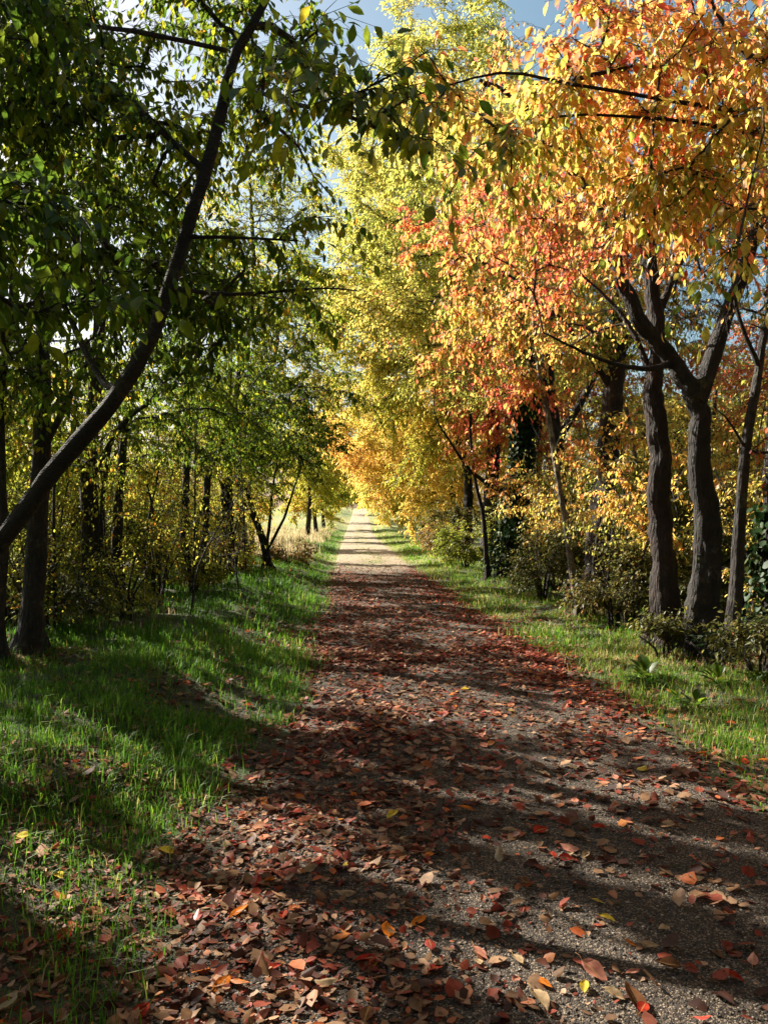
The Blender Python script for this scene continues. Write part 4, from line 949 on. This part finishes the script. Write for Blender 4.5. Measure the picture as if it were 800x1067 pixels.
for i, (x, y, h, rx) in enumerate([(-3.3, 9.9, 1.2, .5), (-3.45, 11.8, 1.5, .55), (-3.3, 13.4, 1.3, .5), (-3.6, 15.2, 1.6, .6), (-3.4, 17.4, 1.4, .55), (-3.5, 19.3, 1.3, .5), (-3.9, 8.6, 1.3, .5)]):
    bush('hazel_shrub', 'small twiggy shrub growing at the foot of the left bank trunks', 'shrub', 'small shrubs at the grass edge on the left', x, y, rx, rx * .9, h, 60, np_(BU, tint=.5 + .03 * i, leaf=.055, keep=.8), 830 + i, 'lime', stems=8)
for i, (x, y, h, rx, mt, tn) in enumerate([(4.7, 9.6, 2.6, .9, 'gold', .6), (5.2, 11.4, 2.9, 1.0, 'lime', .6), (4.3, 11.6, 2.2, .8, 'gold', .75), (4.6, 14.6, 2.6, 1.0, 'lime', .5), (3.9, 15.8, 2.4, .9, 'gold', .7), (4.4, 18.2, 2.8, 1.1, 'lime', .7), (3.6, 21.8, 2.4, 1.0, 'gold', .8), (5.6, 8.0, 2.4, .9, 'gold', .5), (3.2, 10.8, 1.3, .55, 'olive', .6), (2.9, 14.2, 1.4, .6, 'olive', .5)]):
    bush('hazel_shrub', 'tangled autumn shrub filling the gaps under the right trees', 'shrub', 'shrubs under the right trees', x, y, rx, rx * .9, h, 110, np_(BU, tint=tn, leaf=.058, keep=.85), 850 + i, mt, stems=9)
# unseen trees added beside and behind the viewer to block light
for i, (x, y, h, rx, low, mt, tn) in enumerate([(-6.4, 5.6, 7.6, 2.0, 2.4, 'green', .5), (-6.6, 8.6, 7.4, 1.9, 2.6, 'green', .5), (-5.4, 1.5, 7.5, 2.4, 1.6, 'green', .5), (-4.6, -2.0, 8, 2.6, 1.2, 'green', .5), (-4.4, -6.5, 8.5, 2.8, 1.2, 'green', .5),
        (6.2, 2.6, 8, 2.5, 1.2, 'fire', .5), (5.2, -1.5, 8, 2.8, 1.2, 'fire', .5), (4.4, -6, 8.5, 3, 1.2, 'fire', .5), (.6, -13, 10, 4, .6, 'gold', .5), (7.6, 6.2, 8, 2.2, 1.0, 'fire', .5)]):
    far_tree('shade_tree', 'unseen tree added beside or behind the viewer to block light', 'unseen trees added to block light', x, y, h, rx, low, mt, tn, 720 + i, 90 if i < 2 else 190, .12)
for i in range(12):
    far_tree('hedge_tree', 'distant tree in the hedge across the left field', 'trees across the left field', -30 - rs.uniform(0, 6) - i * .5, 14 + i * 8.5 + rs.uniform(-2, 2), rs.uniform(6, 10), rs.uniform(3.2, 4.6), .2, 'lime', rs.uniform(.3, .7), 660 + i, 60, .4)
# woods behind the right trees
for i, (x, y, h, rx, mt, tn) in enumerate([(7.4, 10, 8, 2.4, 'gold', .5), (8.6, 14.5, 9, 2.6, 'fire', .4), (7.2, 17.5, 8.5, 2.4, 'gold', .6), (9.5, 21, 10, 3, 'gold', .45), (7.6, 26, 10, 2.8, 'lime', .5), (11.5, 16, 10, 3, 'gold', .55), (12.5, 24, 11, 3.2, 'lime', .5), (8.2, 33, 11, 3, 'gold', .5), (14, 32, 12, 3.5, 'gold', .4)]):
    far_tree('wood_tree', 'sunlit autumn tree in the wood behind the right bank trunks', 'trees in the wood behind the right bank', x, y, h * .64, rx, .6, mt, tn, 680 + i, 170, .095)

# ------------------------------------------------------------------ light, sky, camera
sd = Vector((math.sin(R(AZ)) * math.cos(R(EL)), math.cos(R(AZ)) * math.cos(R(EL)), math.sin(R(EL))))
sun = bpy.data.lights.new('sun', 'SUN'); sun.energy = 5.0; sun.angle = R(.53); sun.color = (1., .93, .80)
so = bpy.data.objects.new('sun', sun); COL.objects.link(so); so.rotation_euler = (-sd).to_track_quat('-Z', 'Y').to_euler(); so.location = sd * 40
w = bpy.data.worlds.new("World"); scene.world = w; w.use_nodes = True
nt = w.node_tree; nt.nodes.clear()
sk = nt.nodes.new('ShaderNodeTexSky'); sk.sky_type = 'NISHITA'; sk.sun_disc = False; sk.sun_elevation = R(EL); sk.sun_rotation = R(AZ)
sk.air_density = 1.0; sk.dust_density = 3.0; sk.ozone_density = .7; sk.altitude = 100
bg = nt.nodes.new('ShaderNodeBackground'); bg.inputs[1].default_value = .05
ow = nt.nodes.new('ShaderNodeOutputWorld'); hs = nt.nodes.new('ShaderNodeHueSaturation'); hs.inputs['Hue'].default_value = .47; hs.inputs['Saturation'].default_value = 1.1
nt.links.new(sk.outputs[0], hs.inputs['Color']); nt.links.new(hs.outputs[0], bg.inputs[0]); nt.links.new(bg.outputs[0], ow.inputs[0])

cam = bpy.data.cameras.new('camera'); co = bpy.data.objects.new('camera', cam); COL.objects.link(co)
cam.sensor_fit = 'VERTICAL'; cam.sensor_height = 24.; cam.sensor_width = 18.; cam.lens = 24. * F / 1067.
cam.clip_start = .05; cam.clip_end = 3000
co.location = (0, 0, EYE); co.rotation_euler = (R(90) + math.atan((HY - 533.5) / F), 0, 0)
scene.camera = co

scene.render.engine = 'CYCLES'
cy = scene.cycles
cy.max_bounces = 7; cy.diffuse_bounces = 5; cy.glossy_bounces = 2; cy.transmission_bounces = 2; cy.transparent_max_bounces = 4
cy.use_adaptive_sampling = True; cy.adaptive_threshold = .015
cy.sample_clamp_indirect = 6
cy.use_denoising = True
cy.caustics_reflective = False; cy.caustics_refractive = False
vs = scene.view_settings
scene.display_settings.display_device = 'sRGB'
vs.view_transform = 'Standard'; vs.look = 'None'; vs.gamma = 1; vs.use_curve_mapping = False; vs.exposure = 1.78
print('leaves', FOLIAGE[0], 'objects', len(scene.objects))
